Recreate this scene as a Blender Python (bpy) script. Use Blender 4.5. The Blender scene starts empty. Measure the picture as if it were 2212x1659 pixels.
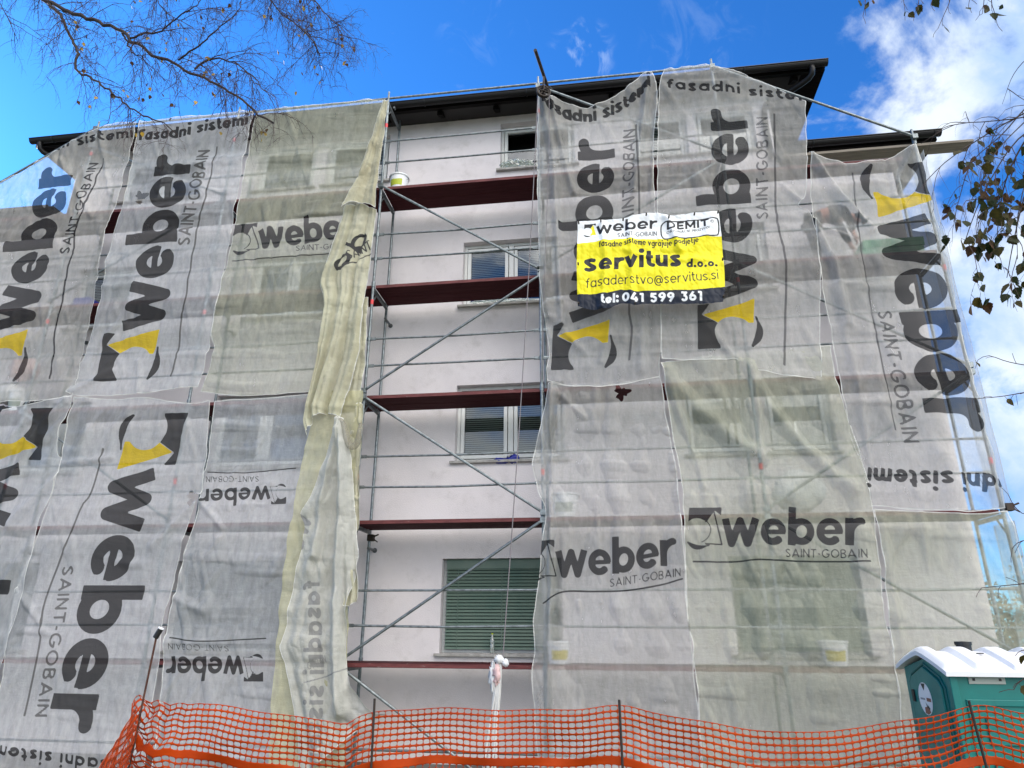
import bpy, math, random
import numpy as np
from mathutils import Vector, Matrix

PI = math.pi
C = bpy.context.scene.collection
rng = random.Random(7)

# ------------------------------------------------------------------ camera survey
# PX,PY below are pixels of a 2212 x 1659 copy of the photograph; P() drops one of
# them on a real vertical plane (the scaffold face is y = 0), so that everything is
# built at its own distance and size in metres.
CAM_F, CAM_PITCH, CAM_YAW, CAM_ROLL, CAM_D, CAM_H = 1462., .3445, -.1382, .0039, 9.91, 1.60
CAM_O = np.array([0, -CAM_D, CAM_H])
GZ = -0.92            # ground level at the foot of the house
DECK = [1.11 + 2 * k for k in range(5)]
STD = [-12.93, -9.88, -6.83, -3.78, -0.91, 2.22, 5.26]
WALL_Y = .95


def ray(px, py):
    a, b = px - 1106, py - 829.5
    c, s = math.cos(CAM_ROLL), math.sin(CAM_ROLL)
    x, yy = c * a + s * b, -s * a + c * b
    X, U, F = x / CAM_F, -yy / CAM_F, 1.
    c, s = math.cos(CAM_PITCH), math.sin(CAM_PITCH)
    Y, z = c * F - s * U, s * F + c * U
    c, s = math.cos(CAM_YAW), math.sin(CAM_YAW)
    return np.array([c * X + s * Y, -s * X + c * Y, z])


def P(px, py, y=0.):
    r = ray(px, py)
    return CAM_O + r * ((y - CAM_O[1]) / r[1])


# ------------------------------------------------------------------ materials
def nt(m):
    m.use_nodes = True
    t = m.node_tree
    t.nodes.clear()
    return t


def link(t, a, b):
    t.links.new(a, b)


def node(t, kind, **kw):
    n = t.nodes.new(kind)
    for k, v in kw.items():
        setattr(n, k, v)
    return n


def noise_node(t, scale, detail=4, rough=.55, coord='Object', vec=None, stretch=None, dist=0):
    tc = node(t, 'ShaderNodeTexCoord')
    n = node(t, 'ShaderNodeTexNoise')
    n.inputs['Scale'].default_value = scale
    n.inputs['Detail'].default_value = detail
    n.inputs['Roughness'].default_value = rough
    n.inputs['Distortion'].default_value = dist
    src = vec or tc.outputs[coord]
    if stretch:
        mp = node(t, 'ShaderNodeMapping')
        mp.inputs['Scale'].default_value = stretch
        link(t, src, mp.inputs['Vector'])
        src = mp.outputs['Vector']
    link(t, src, n.inputs['Vector'])
    return n


def mrange(t, src, a, b, c, d, smooth=False):
    n = node(t, 'ShaderNodeMapRange')
    if smooth:
        n.interpolation_type = 'SMOOTHSTEP'
    for i, v in zip(('From Min', 'From Max', 'To Min', 'To Max'), (a, b, c, d)):
        n.inputs[i].default_value = v
    link(t, src, n.inputs['Value'])
    return n.outputs['Result']


def mixc(t, fac, a, b, mode='MIX'):
    n = node(t, 'ShaderNodeMix', data_type='RGBA', blend_type=mode)
    for sock, v in ((n.inputs['Factor'], fac), (n.inputs[6], a), (n.inputs[7], b)):
        if hasattr(v, 'is_output') or isinstance(v, bpy.types.NodeSocket):
            link(t, v, sock)
        elif isinstance(v, (int, float)):
            sock.default_value = v
        else:
            sock.default_value = (*v[:3], 1)
    return n.outputs[2]


def math_node(t, op, a, b=None):
    n = node(t, 'ShaderNodeMath', operation=op)
    for i, v in enumerate((a, b)):
        if v is None:
            continue
        if isinstance(v, (int, float)):
            n.inputs[i].default_value = v
        else:
            link(t, v, n.inputs[i])
    return n.outputs[0]


def mat(name, col, rough=.7, metal=0., var=None, col2=None, bump=None, spec=.5, stretch=None, bump_dist=.01):
    """Principled with optional noise variation (scale, low, high) towards col2 and noise bump (scale, strength)."""
    m = bpy.data.materials.new(name)
    t = nt(m)
    o = node(t, 'ShaderNodeOutputMaterial')
    b = node(t, 'ShaderNodeBsdfPrincipled')
    link(t, b.outputs[0], o.inputs[0])
    b.inputs['Base Color'].default_value = (*col, 1)
    b.inputs['Roughness'].default_value = rough
    b.inputs['Metallic'].default_value = metal
    b.inputs['Specular IOR Level'].default_value = spec
    if var:
        n = noise_node(t, var[0], 6, .6, stretch=stretch)
        f = mrange(t, n.outputs['Fac'], var[1], var[2], 0, 1, True)
        link(t, mixc(t, f, col, col2), b.inputs['Base Color'])
        link(t, mrange(t, n.outputs['Fac'], .3, .7, max(0, rough - .1), min(1, rough + .1)), b.inputs['Roughness'])
    if bump:
        n = noise_node(t, bump[0], 5, .6, stretch=stretch)
        bp = node(t, 'ShaderNodeBump')
        bp.inputs['Strength'].default_value = bump[1]
        bp.inputs['Distance'].default_value = bump_dist
        link(t, n.outputs['Fac'], bp.inputs['Height'])
        link(t, bp.outputs[0], b.inputs['Normal'])
    return m


M = {}
M['stucco'] = mat('stucco', (.78, .735, .75), .95, var=(.9, .35, .7), col2=(.70, .66, .675), bump=(60, .9), bump_dist=.006)
M['plinth'] = mat('plinth', (.20, .18, .17), .95, var=(3, .3, .7), col2=(.14, .125, .12), bump=(40, .6))
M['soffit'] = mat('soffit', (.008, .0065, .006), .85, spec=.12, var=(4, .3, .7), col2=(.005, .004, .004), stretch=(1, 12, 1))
M['gutter'] = mat('gutter', (.008, .008, .009), .42, spec=.3)
M['tile'] = mat('tile', (.02, .018, .018), .7, var=(5, .3, .7), col2=(.03, .028, .028))
M['terracotta'] = mat('terracotta', (.24, .075, .045), .85, var=(8, .3, .7), col2=(.15, .05, .035))
M['galv'] = mat('galvanised_steel', (.25, .285, .30), .40, .65, var=(14, .35, .7), col2=(.13, .15, .16), bump=(90, .15))
M['galv_dark'] = mat('galvanised_steel_dull', (.17, .19, .20), .5, .6, var=(9, .3, .7), col2=(.13, .14, .145))
M['deck'] = mat('deck_board', (.060, .009, .012), .8, spec=.15, var=(7, .3, .75), col2=(.040, .008, .011), bump=(25, .4), stretch=(.25, 5, 5))
M['deck_edge'] = mat('deck_edge', (.15, .034, .034), .7, var=(11, .35, .7), col2=(.085, .020, .022), stretch=(.4, 3, 3))
M['rust'] = mat('rust', (.10, .042, .026), .9, var=(30, .3, .7), col2=(.05, .02, .014), bump=(80, .5))
M['dark_steel'] = mat('dark_steel', (.030, .027, .026), .6, .4, var=(20, .3, .7), col2=(.055, .038, .028))
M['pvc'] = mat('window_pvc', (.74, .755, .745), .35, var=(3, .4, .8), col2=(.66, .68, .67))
M['pvc_shaded'] = mat('window_pvc_shaded', (.40, .42, .43), .4)  # darker copy of the white window PVC, shade put into its colour
M['blind'] = mat('blind', (.44, .48, .46), .6)
M['shutter'] = mat('green_shutter', (.135, .190, .155), .55, var=(3, .3, .8), col2=(.085, .150, .125))
M['shutter_grey'] = mat('grey_shutter', (.22, .235, .24), .55, var=(3, .3, .8), col2=(.17, .18, .185))
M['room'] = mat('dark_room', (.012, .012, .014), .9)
M['sill'] = mat('sill', (.42, .41, .39), .7, var=(12, .35, .7), col2=(.28, .27, .25))
M['gravel'] = mat('ground', (.17, .155, .13), .95, var=(2.2, .4, .62), col2=(.075, .10, .035), bump=(30, 1.), bump_dist=.03)
M['orange'] = mat('orange_plastic', (.43, .050, .004), .5, spec=.12, var=(3, .35, .7), col2=(.31, .034, .004))
M['teal'] = mat('teal_plastic', (.004, .195, .172), .42, var=(2.5, .35, .7), col2=(.004, .160, .145))
M['teal_dark'] = mat('teal_plastic_trim', (.004, .135, .125), .45)
M['white_plastic'] = mat('white_plastic', (.80, .81, .83), .4, var=(5, .45, .75), col2=(.72, .73, .76))
M['grey_panel'] = mat('grey_panel', (.38, .42, .38), .6)
M['black'] = mat('black_plastic', (.012, .012, .013), .5)
M['white_bag'] = mat('white_film', (.72, .73, .74), .5, var=(14, .4, .7), col2=(.58, .59, .60))
M['pink_bag'] = mat('pink_film', (.66, .47, .47), .55, var=(9, .35, .7), col2=(.65, .45, .44))
M['blue'] = mat('blue_film', (.02, .03, .30), .4)
M['lime'] = mat('lime_label', (.42, .48, .03), .5)
M['yellow_label'] = mat('yellow_label', (.62, .52, .06), .5)
M['green_board'] = mat('green_board', (.16, .50, .26), .6, var=(6, .3, .7), col2=(.10, .38, .18), stretch=(12, 1, 1))
M['rope'] = mat('rope', (.20, .18, .19), .9)
M['strap'] = mat('white_strap', (.70, .70, .68), .8, var=(30, .3, .7), col2=(.45, .45, .45), stretch=(8, 8, .4))
M['plank_wood'] = mat('plank_wood', (.26, .225, .185), .85, var=(9, .3, .7), col2=(.17, .145, .115), bump=(40, .4), stretch=(.2, 6, 6))
M['bark'] = mat('bark', (.030, .020, .016), .85, var=(25, .3, .7), col2=(.028, .018, .016))
M['twig'] = mat('twig', (.042, .020, .019), .8)
M['birch_bark'] = mat('birch_bark', (.55, .53, .50), .85, var=(7, .52, .6), col2=(.05, .045, .04), stretch=(1, 1, 4))
M['leaf_green'] = mat('leaf_green', (.026, .036, .009), .6, var=(30, .3, .7), col2=(.016, .024, .007), spec=.2)
M['leaf_olive'] = mat('leaf_olive', (.070, .056, .012), .6, var=(40, .35, .65), col2=(.035, .032, .009), spec=.2)
M['leaf_brown'] = mat('leaf_brown', (.085, .042, .014), .6, var=(40, .35, .65), col2=(.045, .022, .010), spec=.2)
M['leaf_yellow'] = mat('leaf_yellow', (.36, .235, .03), .55)
M['foliage_far'] = mat('foliage_far', (.075, .085, .03), .8, var=(1.2, .35, .65), col2=(.13, .10, .035))
M['skin'] = mat('skin', (.50, .235, .17), .55)
M['navy_cloth'] = mat('navy_cloth', (.014, .018, .030), .9, bump=(40, .4))
M['black_cloth'] = mat('black_cloth', (.012, .012, .014), .9, bump=(40, .4))
M['tape'] = mat('red_tape', (.75, .06, .07), .5)
M['sticker_brown'] = mat('sticker_brown', (.24, .09, .06), .5)
M['grass'] = mat('grass', (.07, .10, .03), .9)

for k in ('leaf_green', 'leaf_olive', 'leaf_brown', 'leaf_yellow', 'foliage_far'):
    t_ = M[k].node_tree
    b_ = next(n for n in t_.nodes if n.type == 'BSDF_PRINCIPLED')
    o_ = next(n for n in t_.nodes if n.type == 'OUTPUT_MATERIAL')
    tr_ = node(t_, 'ShaderNodeBsdfTranslucent')
    c_ = b_.inputs['Base Color']
    if c_.links:
        link(t_, c_.links[0].from_socket, tr_.inputs['Color'])
    else:
        tr_.inputs['Color'].default_value = c_.default_value
    mx_ = node(t_, 'ShaderNodeMixShader')
    mx_.inputs[0].default_value = .35
    link(t_, b_.outputs[0], mx_.inputs[1])
    link(t_, tr_.outputs[0], mx_.inputs[2])
    link(t_, mx_.outputs[0], o_.inputs[0])

def overlay(name, col, scale, lo, hi, amount, stretch=None):
    """Stains of another colour over a Principled material."""
    t_ = M[name].node_tree
    b_ = next(n for n in t_.nodes if n.type == 'BSDF_PRINCIPLED')
    n_ = noise_node(t_, scale, 8, .7, stretch=stretch)
    src = b_.inputs['Base Color'].links[0].from_socket if b_.inputs['Base Color'].links else b_.inputs['Base Color'].default_value[:3]
    link(t_, mixc(t_, mrange(t_, n_.outputs['Fac'], lo, hi, 0, amount, True), src, col), b_.inputs['Base Color'])


overlay('stucco', (.50, .47, .46), 2.3, .50, .74, .55)
overlay('stucco', (.80, .77, .77), 1.3, .54, .72, .6, (1, 1, 2.2))
overlay('stucco', (.46, .43, .42), 26, .60, .78, .35)
overlay('deck_edge', (.52, .50, .48), 18, .62, .72, .8, (.5, 3, 3))
overlay('galv', (.12, .07, .045), 11, .60, .74, .55)
overlay('galv', (.55, .56, .55), 23, .66, .72, .7)
overlay('white_plastic', (.52, .52, .50), 6, .55, .75, .4)
overlay('teal', (.01, .10, .09), 5, .58, .75, .5, (1, 1, .4))

# corrugated / slatted glass pane: clear glass over whatever stands behind it
m = bpy.data.materials.new('window_glass')
t = nt(m)
o = node(t, 'ShaderNodeOutputMaterial')
gl = node(t, 'ShaderNodeBsdfGlossy')
gl.inputs['Roughness'].default_value = .02
gl.inputs['Color'].default_value = (.80, .84, .88, 1)
tr = node(t, 'ShaderNodeBsdfTransparent')
tr.inputs['Color'].default_value = (.72, .79, .77, 1)
fr = node(t, 'ShaderNodeFresnel')
fr.inputs['IOR'].default_value = 1.75
mx = node(t, 'ShaderNodeMixShader')
link(t, math_node(t, 'ADD', fr.outputs[0], .07), mx.inputs[0])
link(t, tr.outputs[0], mx.inputs[1])
link(t, gl.outputs[0], mx.inputs[2])
link(t, mx.outputs[0], o.inputs[0])
M['glass'] = m

m = bpy.data.materials.new('clear_plastic')
t = nt(m)
o = node(t, 'ShaderNodeOutputMaterial')
gl = node(t, 'ShaderNodeBsdfGlossy')
gl.inputs['Roughness'].default_value = .15
tr = node(t, 'ShaderNodeBsdfTransparent')
tr.inputs['Color'].default_value = (.80, .86, .82, 1)
df = node(t, 'ShaderNodeBsdfDiffuse')
df.inputs['Color'].default_value = (.7, .72, .7, 1)
mx = node(t, 'ShaderNodeMixShader')
mx.inputs[0].default_value = .22
mx2 = node(t, 'ShaderNodeMixShader')
mx2.inputs[0].default_value = .25
link(t, tr.outputs[0], mx.inputs[1])
link(t, gl.outputs[0], mx.inputs[2])
link(t, mx.outputs[0], mx2.inputs[1])
link(t, df.outputs[0], mx2.inputs[2])
link(t, mx2.outputs[0], o.inputs[0])
M['clear'] = m


def net_material(name, base, dirt, see, ink=(.040, .040, .042), ink_see=.13):
    """Scaffold netting: a fine weave that lets part of the view through, printed (ink, gold)
    where the printed-design fields stored on the cloth go below zero, thicker at its hem."""
    m = bpy.data.materials.new(name)
    t = nt(m)
    o = node(t, 'ShaderNodeOutputMaterial')

    def field(n):
        a = node(t, 'ShaderNodeAttribute', attribute_name=n)
        return a.outputs['Fac']
    fi = mrange(t, field('ink'), -.004, .004, 1, 0)
    fg = mrange(t, field('gold'), -.004, .004, 1, 0)
    ff = mrange(t, field('faint'), -.004, .004, 1, 0)
    fh = mrange(t, field('hem'), .009, .017, .9, 0)
    fo = mrange(t, field('tear'), -.004, .004, 0, 1)
    n1 = noise_node(t, 1.1, 5, .6, stretch=(1, 1, .6))
    n2 = noise_node(t, 9, 5, .65, stretch=(1, 1, .35))
    c = mixc(t, mrange(t, n1.outputs['Fac'], .38, .68, 0, 1, True), base, dirt)
    c = mixc(t, mrange(t, n2.outputs['Fac'], .45, .75, 0, .35), c, [x * .72 for x in base])
    c = mixc(t, fh, c, (.80, .80, .77))
    c = mixc(t, fg, c, (.66, .47, .015))
    c = mixc(t, ff, c, (.13, .13, .13))
    c = mixc(t, math_node(t, 'MULTIPLY', fi, .985), c, ink)
    op = mrange(t, n2.outputs['Fac'], .3, .7, 1 - see + .07, 1 - see - .07)
    op = math_node(t, 'ADD', op, math_node(t, 'MULTIPLY', mrange(t, n1.outputs['Fac'], .4, .7, 0, .12), 1))
    for f, v in ((fh, .94), (fg, .86), (ff, .74), (fi, 1 - ink_see)):
        mm = node(t, 'ShaderNodeMix', data_type='FLOAT')
        link(t, f, mm.inputs[0])
        link(t, op, mm.inputs[2])
        mm.inputs[3].default_value = v
        op = mm.outputs[0]
    op = math_node(t, 'MULTIPLY', op, fo)
    # creases of a cloth that has been folded and stretched
    n3 = noise_node(t, 5.5, 7, .62, stretch=(1, 1, .55), dist=.3)
    n4 = noise_node(t, 16, 4, .6, stretch=(.5, 1, 1.6))
    cr = math_node(t, 'ABSOLUTE', math_node(t, 'SUBTRACT', n3.outputs['Fac'], .5))
    hgt = math_node(t, 'ADD', math_node(t, 'MULTIPLY', mrange(t, cr, 0, .14, 1, 0), .13),
                    math_node(t, 'ADD', math_node(t, 'MULTIPLY', n3.outputs['Fac'], 1.6), math_node(t, 'MULTIPLY', n4.outputs['Fac'], .6)))
    bp = node(t, 'ShaderNodeBump')
    bp.inputs['Strength'].default_value = .6
    bp.inputs['Distance'].default_value = .03
    link(t, hgt, bp.inputs['Height'])
    d = node(t, 'ShaderNodeBsdfDiffuse')
    tl = node(t, 'ShaderNodeBsdfTranslucent')
    for s in (d, tl):
        link(t, c, s.inputs['Color'])
        link(t, bp.outputs[0], s.inputs['Normal'])
    mx = node(t, 'ShaderNodeMixShader')
    mx.inputs[0].default_value = .30
    link(t, d.outputs[0], mx.inputs[1])
    link(t, tl.outputs[0], mx.inputs[2])
    tp = node(t, 'ShaderNodeBsdfTransparent')
    m2 = node(t, 'ShaderNodeMixShader')
    link(t, op, m2.inputs[0])
    link(t, tp.outputs[0], m2.inputs[1])
    link(t, mx.outputs[0], m2.inputs[2])
    link(t, m2.outputs[0], o.inputs[0])
    return m


M['net_white'] = net_material('net_white', (.75, .77, .795), (.63, .65, .665), .60)
M['net_grey'] = net_material('net_grey', (.655, .65, .625), (.53, .52, .49), .60)
M['net_green'] = net_material('net_green', (.655, .67, .555), (.54, .55, .435), .58, ink_see=.18)
M['net_yellow'] = net_material('net_yellow', (.68, .66, .44), (.58, .56, .36), .40)
M['net_thick'] = net_material('net_thick', (.66, .645, .49), (.46, .43, .30), .12)
M['net_stained'] = net_material('net_stained', (.62, .59, .43), (.27, .23, .14), .08)
M['net_thick_white'] = net_material('net_thick_white', (.66, .66, .625), (.55, .55, .50), .22, ink=(.33, .33, .33), ink_see=.1)

m = bpy.data.materials.new('banner_print')
t = nt(m)
o = node(t, 'ShaderNodeOutputMaterial')
b = node(t, 'ShaderNodeBsdfPrincipled')


def fld(n):
    return node(t, 'ShaderNodeAttribute', attribute_name=n).outputs['Fac']


c = mixc(t, mrange(t, fld('gold'), -.002, .002, 1, 0), (.80, .82, .84), (.84, .74, .012))
c = mixc(t, mrange(t, fld('navy'), -.002, .002, 1, 0), c, (.012, .017, .032))
c = mixc(t, mrange(t, fld('ink'), -.0025, .0025, 1, 0), c, (.016, .017, .022))
c = mixc(t, mrange(t, fld('white'), -.0025, .0025, 1, 0), c, (.80, .82, .84))
link(t, c, b.inputs['Base Color'])
b.inputs['Roughness'].default_value = .45
b.inputs['Specular IOR Level'].default_value = .25
n = noise_node(t, 7, 4, .5, stretch=(1.6, 1, .5))
bp = node(t, 'ShaderNodeBump')
bp.inputs['Strength'].default_value = .25
bp.inputs['Distance'].default_value = .02
link(t, n.outputs['Fac'], bp.inputs['Height'])
link(t, bp.outputs[0], b.inputs['Normal'])
link(t, b.outputs[0], o.inputs[0])
M['banner'] = m


# ------------------------------------------------------------------ mesh helpers
class MB:
    def __init__(s):
        s.v, s.f, s.m, s.mats = [], [], [], []
        s.cur = 0

    def use(s, m):
        if m not in s.mats:
            s.mats.append(m)
        s.cur = s.mats.index(m)
        return s

    def add(s, vs, fs):
        o = len(s.v)
        s.v += [tuple(map(float, p)) for p in vs]
        s.f += [tuple(i + o for i in f) for f in fs]
        s.m += [s.cur] * len(fs)

    def box(s, x0, x1, y0, y1, z0, z1):
        s.add([(x0, y0, z0), (x1, y0, z0), (x1, y1, z0), (x0, y1, z0), (x0, y0, z1), (x1, y0, z1), (x1, y1, z1), (x0, y1, z1)],
              [(0, 3, 2, 1), (4, 5, 6, 7), (0, 1, 5, 4), (1, 2, 6, 5), (2, 3, 7, 6), (3, 0, 4, 7)])

    def tube(s, pts, r, n=8, caps=True):
        pts = [Vector(p) for p in pts]
        rs = r if isinstance(r, (list, tuple)) else [r] * len(pts)
        vs, fs = [], []
        prev = None
        for i, p in enumerate(pts):
            d = (pts[min(i + 1, len(pts) - 1)] - pts[max(i - 1, 0)])
            if d.length < 1e-9:
                d = Vector((0, 0, 1))
            d.normalize()
            if prev is None:
                a = d.orthogonal().normalized()
            else:
                a = (prev - d * prev.dot(d))
                a = a.normalized() if a.length > 1e-6 else d.orthogonal().normalized()
            prev = a
            b = d.cross(a)
            for k in range(n):
                q = 2 * PI * k / n
                vs.append(p + (a * math.cos(q) + b * math.sin(q)) * rs[i])
        for i in range(len(pts) - 1):
            for k in range(n):
                k2 = (k + 1) % n
                fs.append((i * n + k, i * n + k2, (i + 1) * n + k2, (i + 1) * n + k))
        if caps:
            fs.append(tuple(range(n - 1, -1, -1)))
            fs.append(tuple((len(pts) - 1) * n + k for k in range(n)))
        s.add(vs, fs)

    def lathe(s, prof, cx, cy, n=20):
        vs, fs = [], []
        for r, z in prof:
            for k in range(n):
                q = 2 * PI * k / n
                vs.append((cx + r * math.cos(q), cy + r * math.sin(q), z))
        for i in range(len(prof) - 1):
            for k in range(n):
                k2 = (k + 1) % n
                fs.append((i * n + k, i * n + k2, (i + 1) * n + k2, (i + 1) * n + k))
        fs.append(tuple(range(n - 1, -1, -1)))
        fs.append(tuple((len(prof) - 1) * n + k for k in range(n)))
        s.add(vs, fs)

    def prism(s, poly, ex):
        """poly: list of 3-D points (a planar outline), swept by the vector ex."""
        n = len(poly)
        e = np.array(ex, float)
        vs = [np.array(p, float) for p in poly] + [np.array(p, float) + e for p in poly]
        fs = [tuple(range(n - 1, -1, -1)), tuple(range(n, 2 * n))] + [(i, (i + 1) % n, n + (i + 1) % n, n + i) for i in range(n)]
        s.add(vs, fs)

    def build(s, name, m=None, parent=None, smooth=False, bevel=0):
        me = bpy.data.meshes.new(name)
        me.from_pydata(s.v, [], s.f)
        ms = s.mats if s.mats else [m]
        for x in ms:
            me.materials.append(M[x] if isinstance(x, str) else x)
        if len(ms) > 1:
            me.polygons.foreach_set('material_index', s.m)
        if smooth:
            me.polygons.foreach_set('use_smooth', [True] * len(me.polygons))
        me.update()
        o = bpy.data.objects.new(name, me)
        C.objects.link(o)
        if bevel:
            bv = o.modifiers.new('bevel', 'BEVEL')
            bv.width = bevel
            bv.segments = 2
            bv.limit_method = 'ANGLE'
        if parent is not None:
            o.parent = parent
            o.matrix_parent_inverse = Matrix.Identity(4)
            o.location = -Vector(root_loc(parent))
        return o


def root_loc(o):
    l = Vector((0, 0, 0))
    while o is not None:
        l += o.location
        o = o.parent
    return l


def tag(o, label=None, cat=None, group=None, kind=None):
    for k, v in (('label', label), ('category', cat), ('group', group), ('kind', kind)):
        if v:
            o[k] = v
    return o


def thing(name, label, cat, loc=(0, 0, 0), group=None):
    o = bpy.data.objects.new(name, None)
    o.empty_display_size = .2
    o.location = loc
    C.objects.link(o)
    return tag(o, label, cat, group)


# smooth vectorised value noise
def vnoise(x, y, seed):
    r = np.random.RandomState(seed)
    g = r.rand(64, 64)
    xi, yi = np.floor(x).astype(int), np.floor(y).astype(int)
    fx, fy = x - xi, y - yi
    fx, fy = fx * fx * fx * (fx * (fx * 6 - 15) + 10), fy * fy * fy * (fy * (fy * 6 - 15) + 10)
    a, b = g[xi % 64, yi % 64], g[(xi + 1) % 64, yi % 64]
    c, d = g[xi % 64, (yi + 1) % 64], g[(xi + 1) % 64, (yi + 1) % 64]
    return (a * (1 - fx) + b * fx) * (1 - fy) + (c * (1 - fx) + d * fx) * fy


def fnoise(x, y, seed, octv=3):
    s, a, t = 0, 1, 0
    for k in range(octv):
        s = s + a * vnoise(x * 2 ** k + 7.3 * k, y * 2 ** k + 3.1 * k, seed + k)
        t += a
        a *= .5
    return s / t


def resample(pts, n):
    pts = np.array(pts, float)
    d = np.r_[0, np.cumsum(np.linalg.norm(np.diff(pts, axis=0), axis=1))]
    q = np.linspace(0, d[-1], n)
    return np.stack([np.interp(q, d, pts[:, k]) for k in range(pts.shape[1])], 1)


def smooth_line(pts, n):
    """Catmull-Rom through the points, then n even samples."""
    p = [np.array(q, float) for q in pts]
    if len(p) < 3:
        return resample(p, n)
    p = [2 * p[0] - p[1]] + p + [2 * p[-1] - p[-2]]
    out = []
    for i in range(1, len(p) - 2):
        for u in np.linspace(0, 1, 12, endpoint=False):
            a, b, c, d = p[i - 1:i + 3]
            out.append(.5 * ((2 * b) + (c - a) * u + (2 * a - 5 * b + 4 * c - d) * u * u + (3 * b - a - 3 * c + d) * u ** 3))
    out.append(p[-2])
    return resample(out, n)
# ------------------------------------------------------------------ lettering as distance fields
def arc(cx, cy, rx, ry, a0, a1, n=22):
    a = np.radians(np.linspace(a0, a1, n))
    return np.stack([cx + rx * np.cos(a), cy + ry * np.sin(a)], 1)


def L(*p):
    return np.array(p, float)


def J(*parts):
    return np.vstack(parts)


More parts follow.
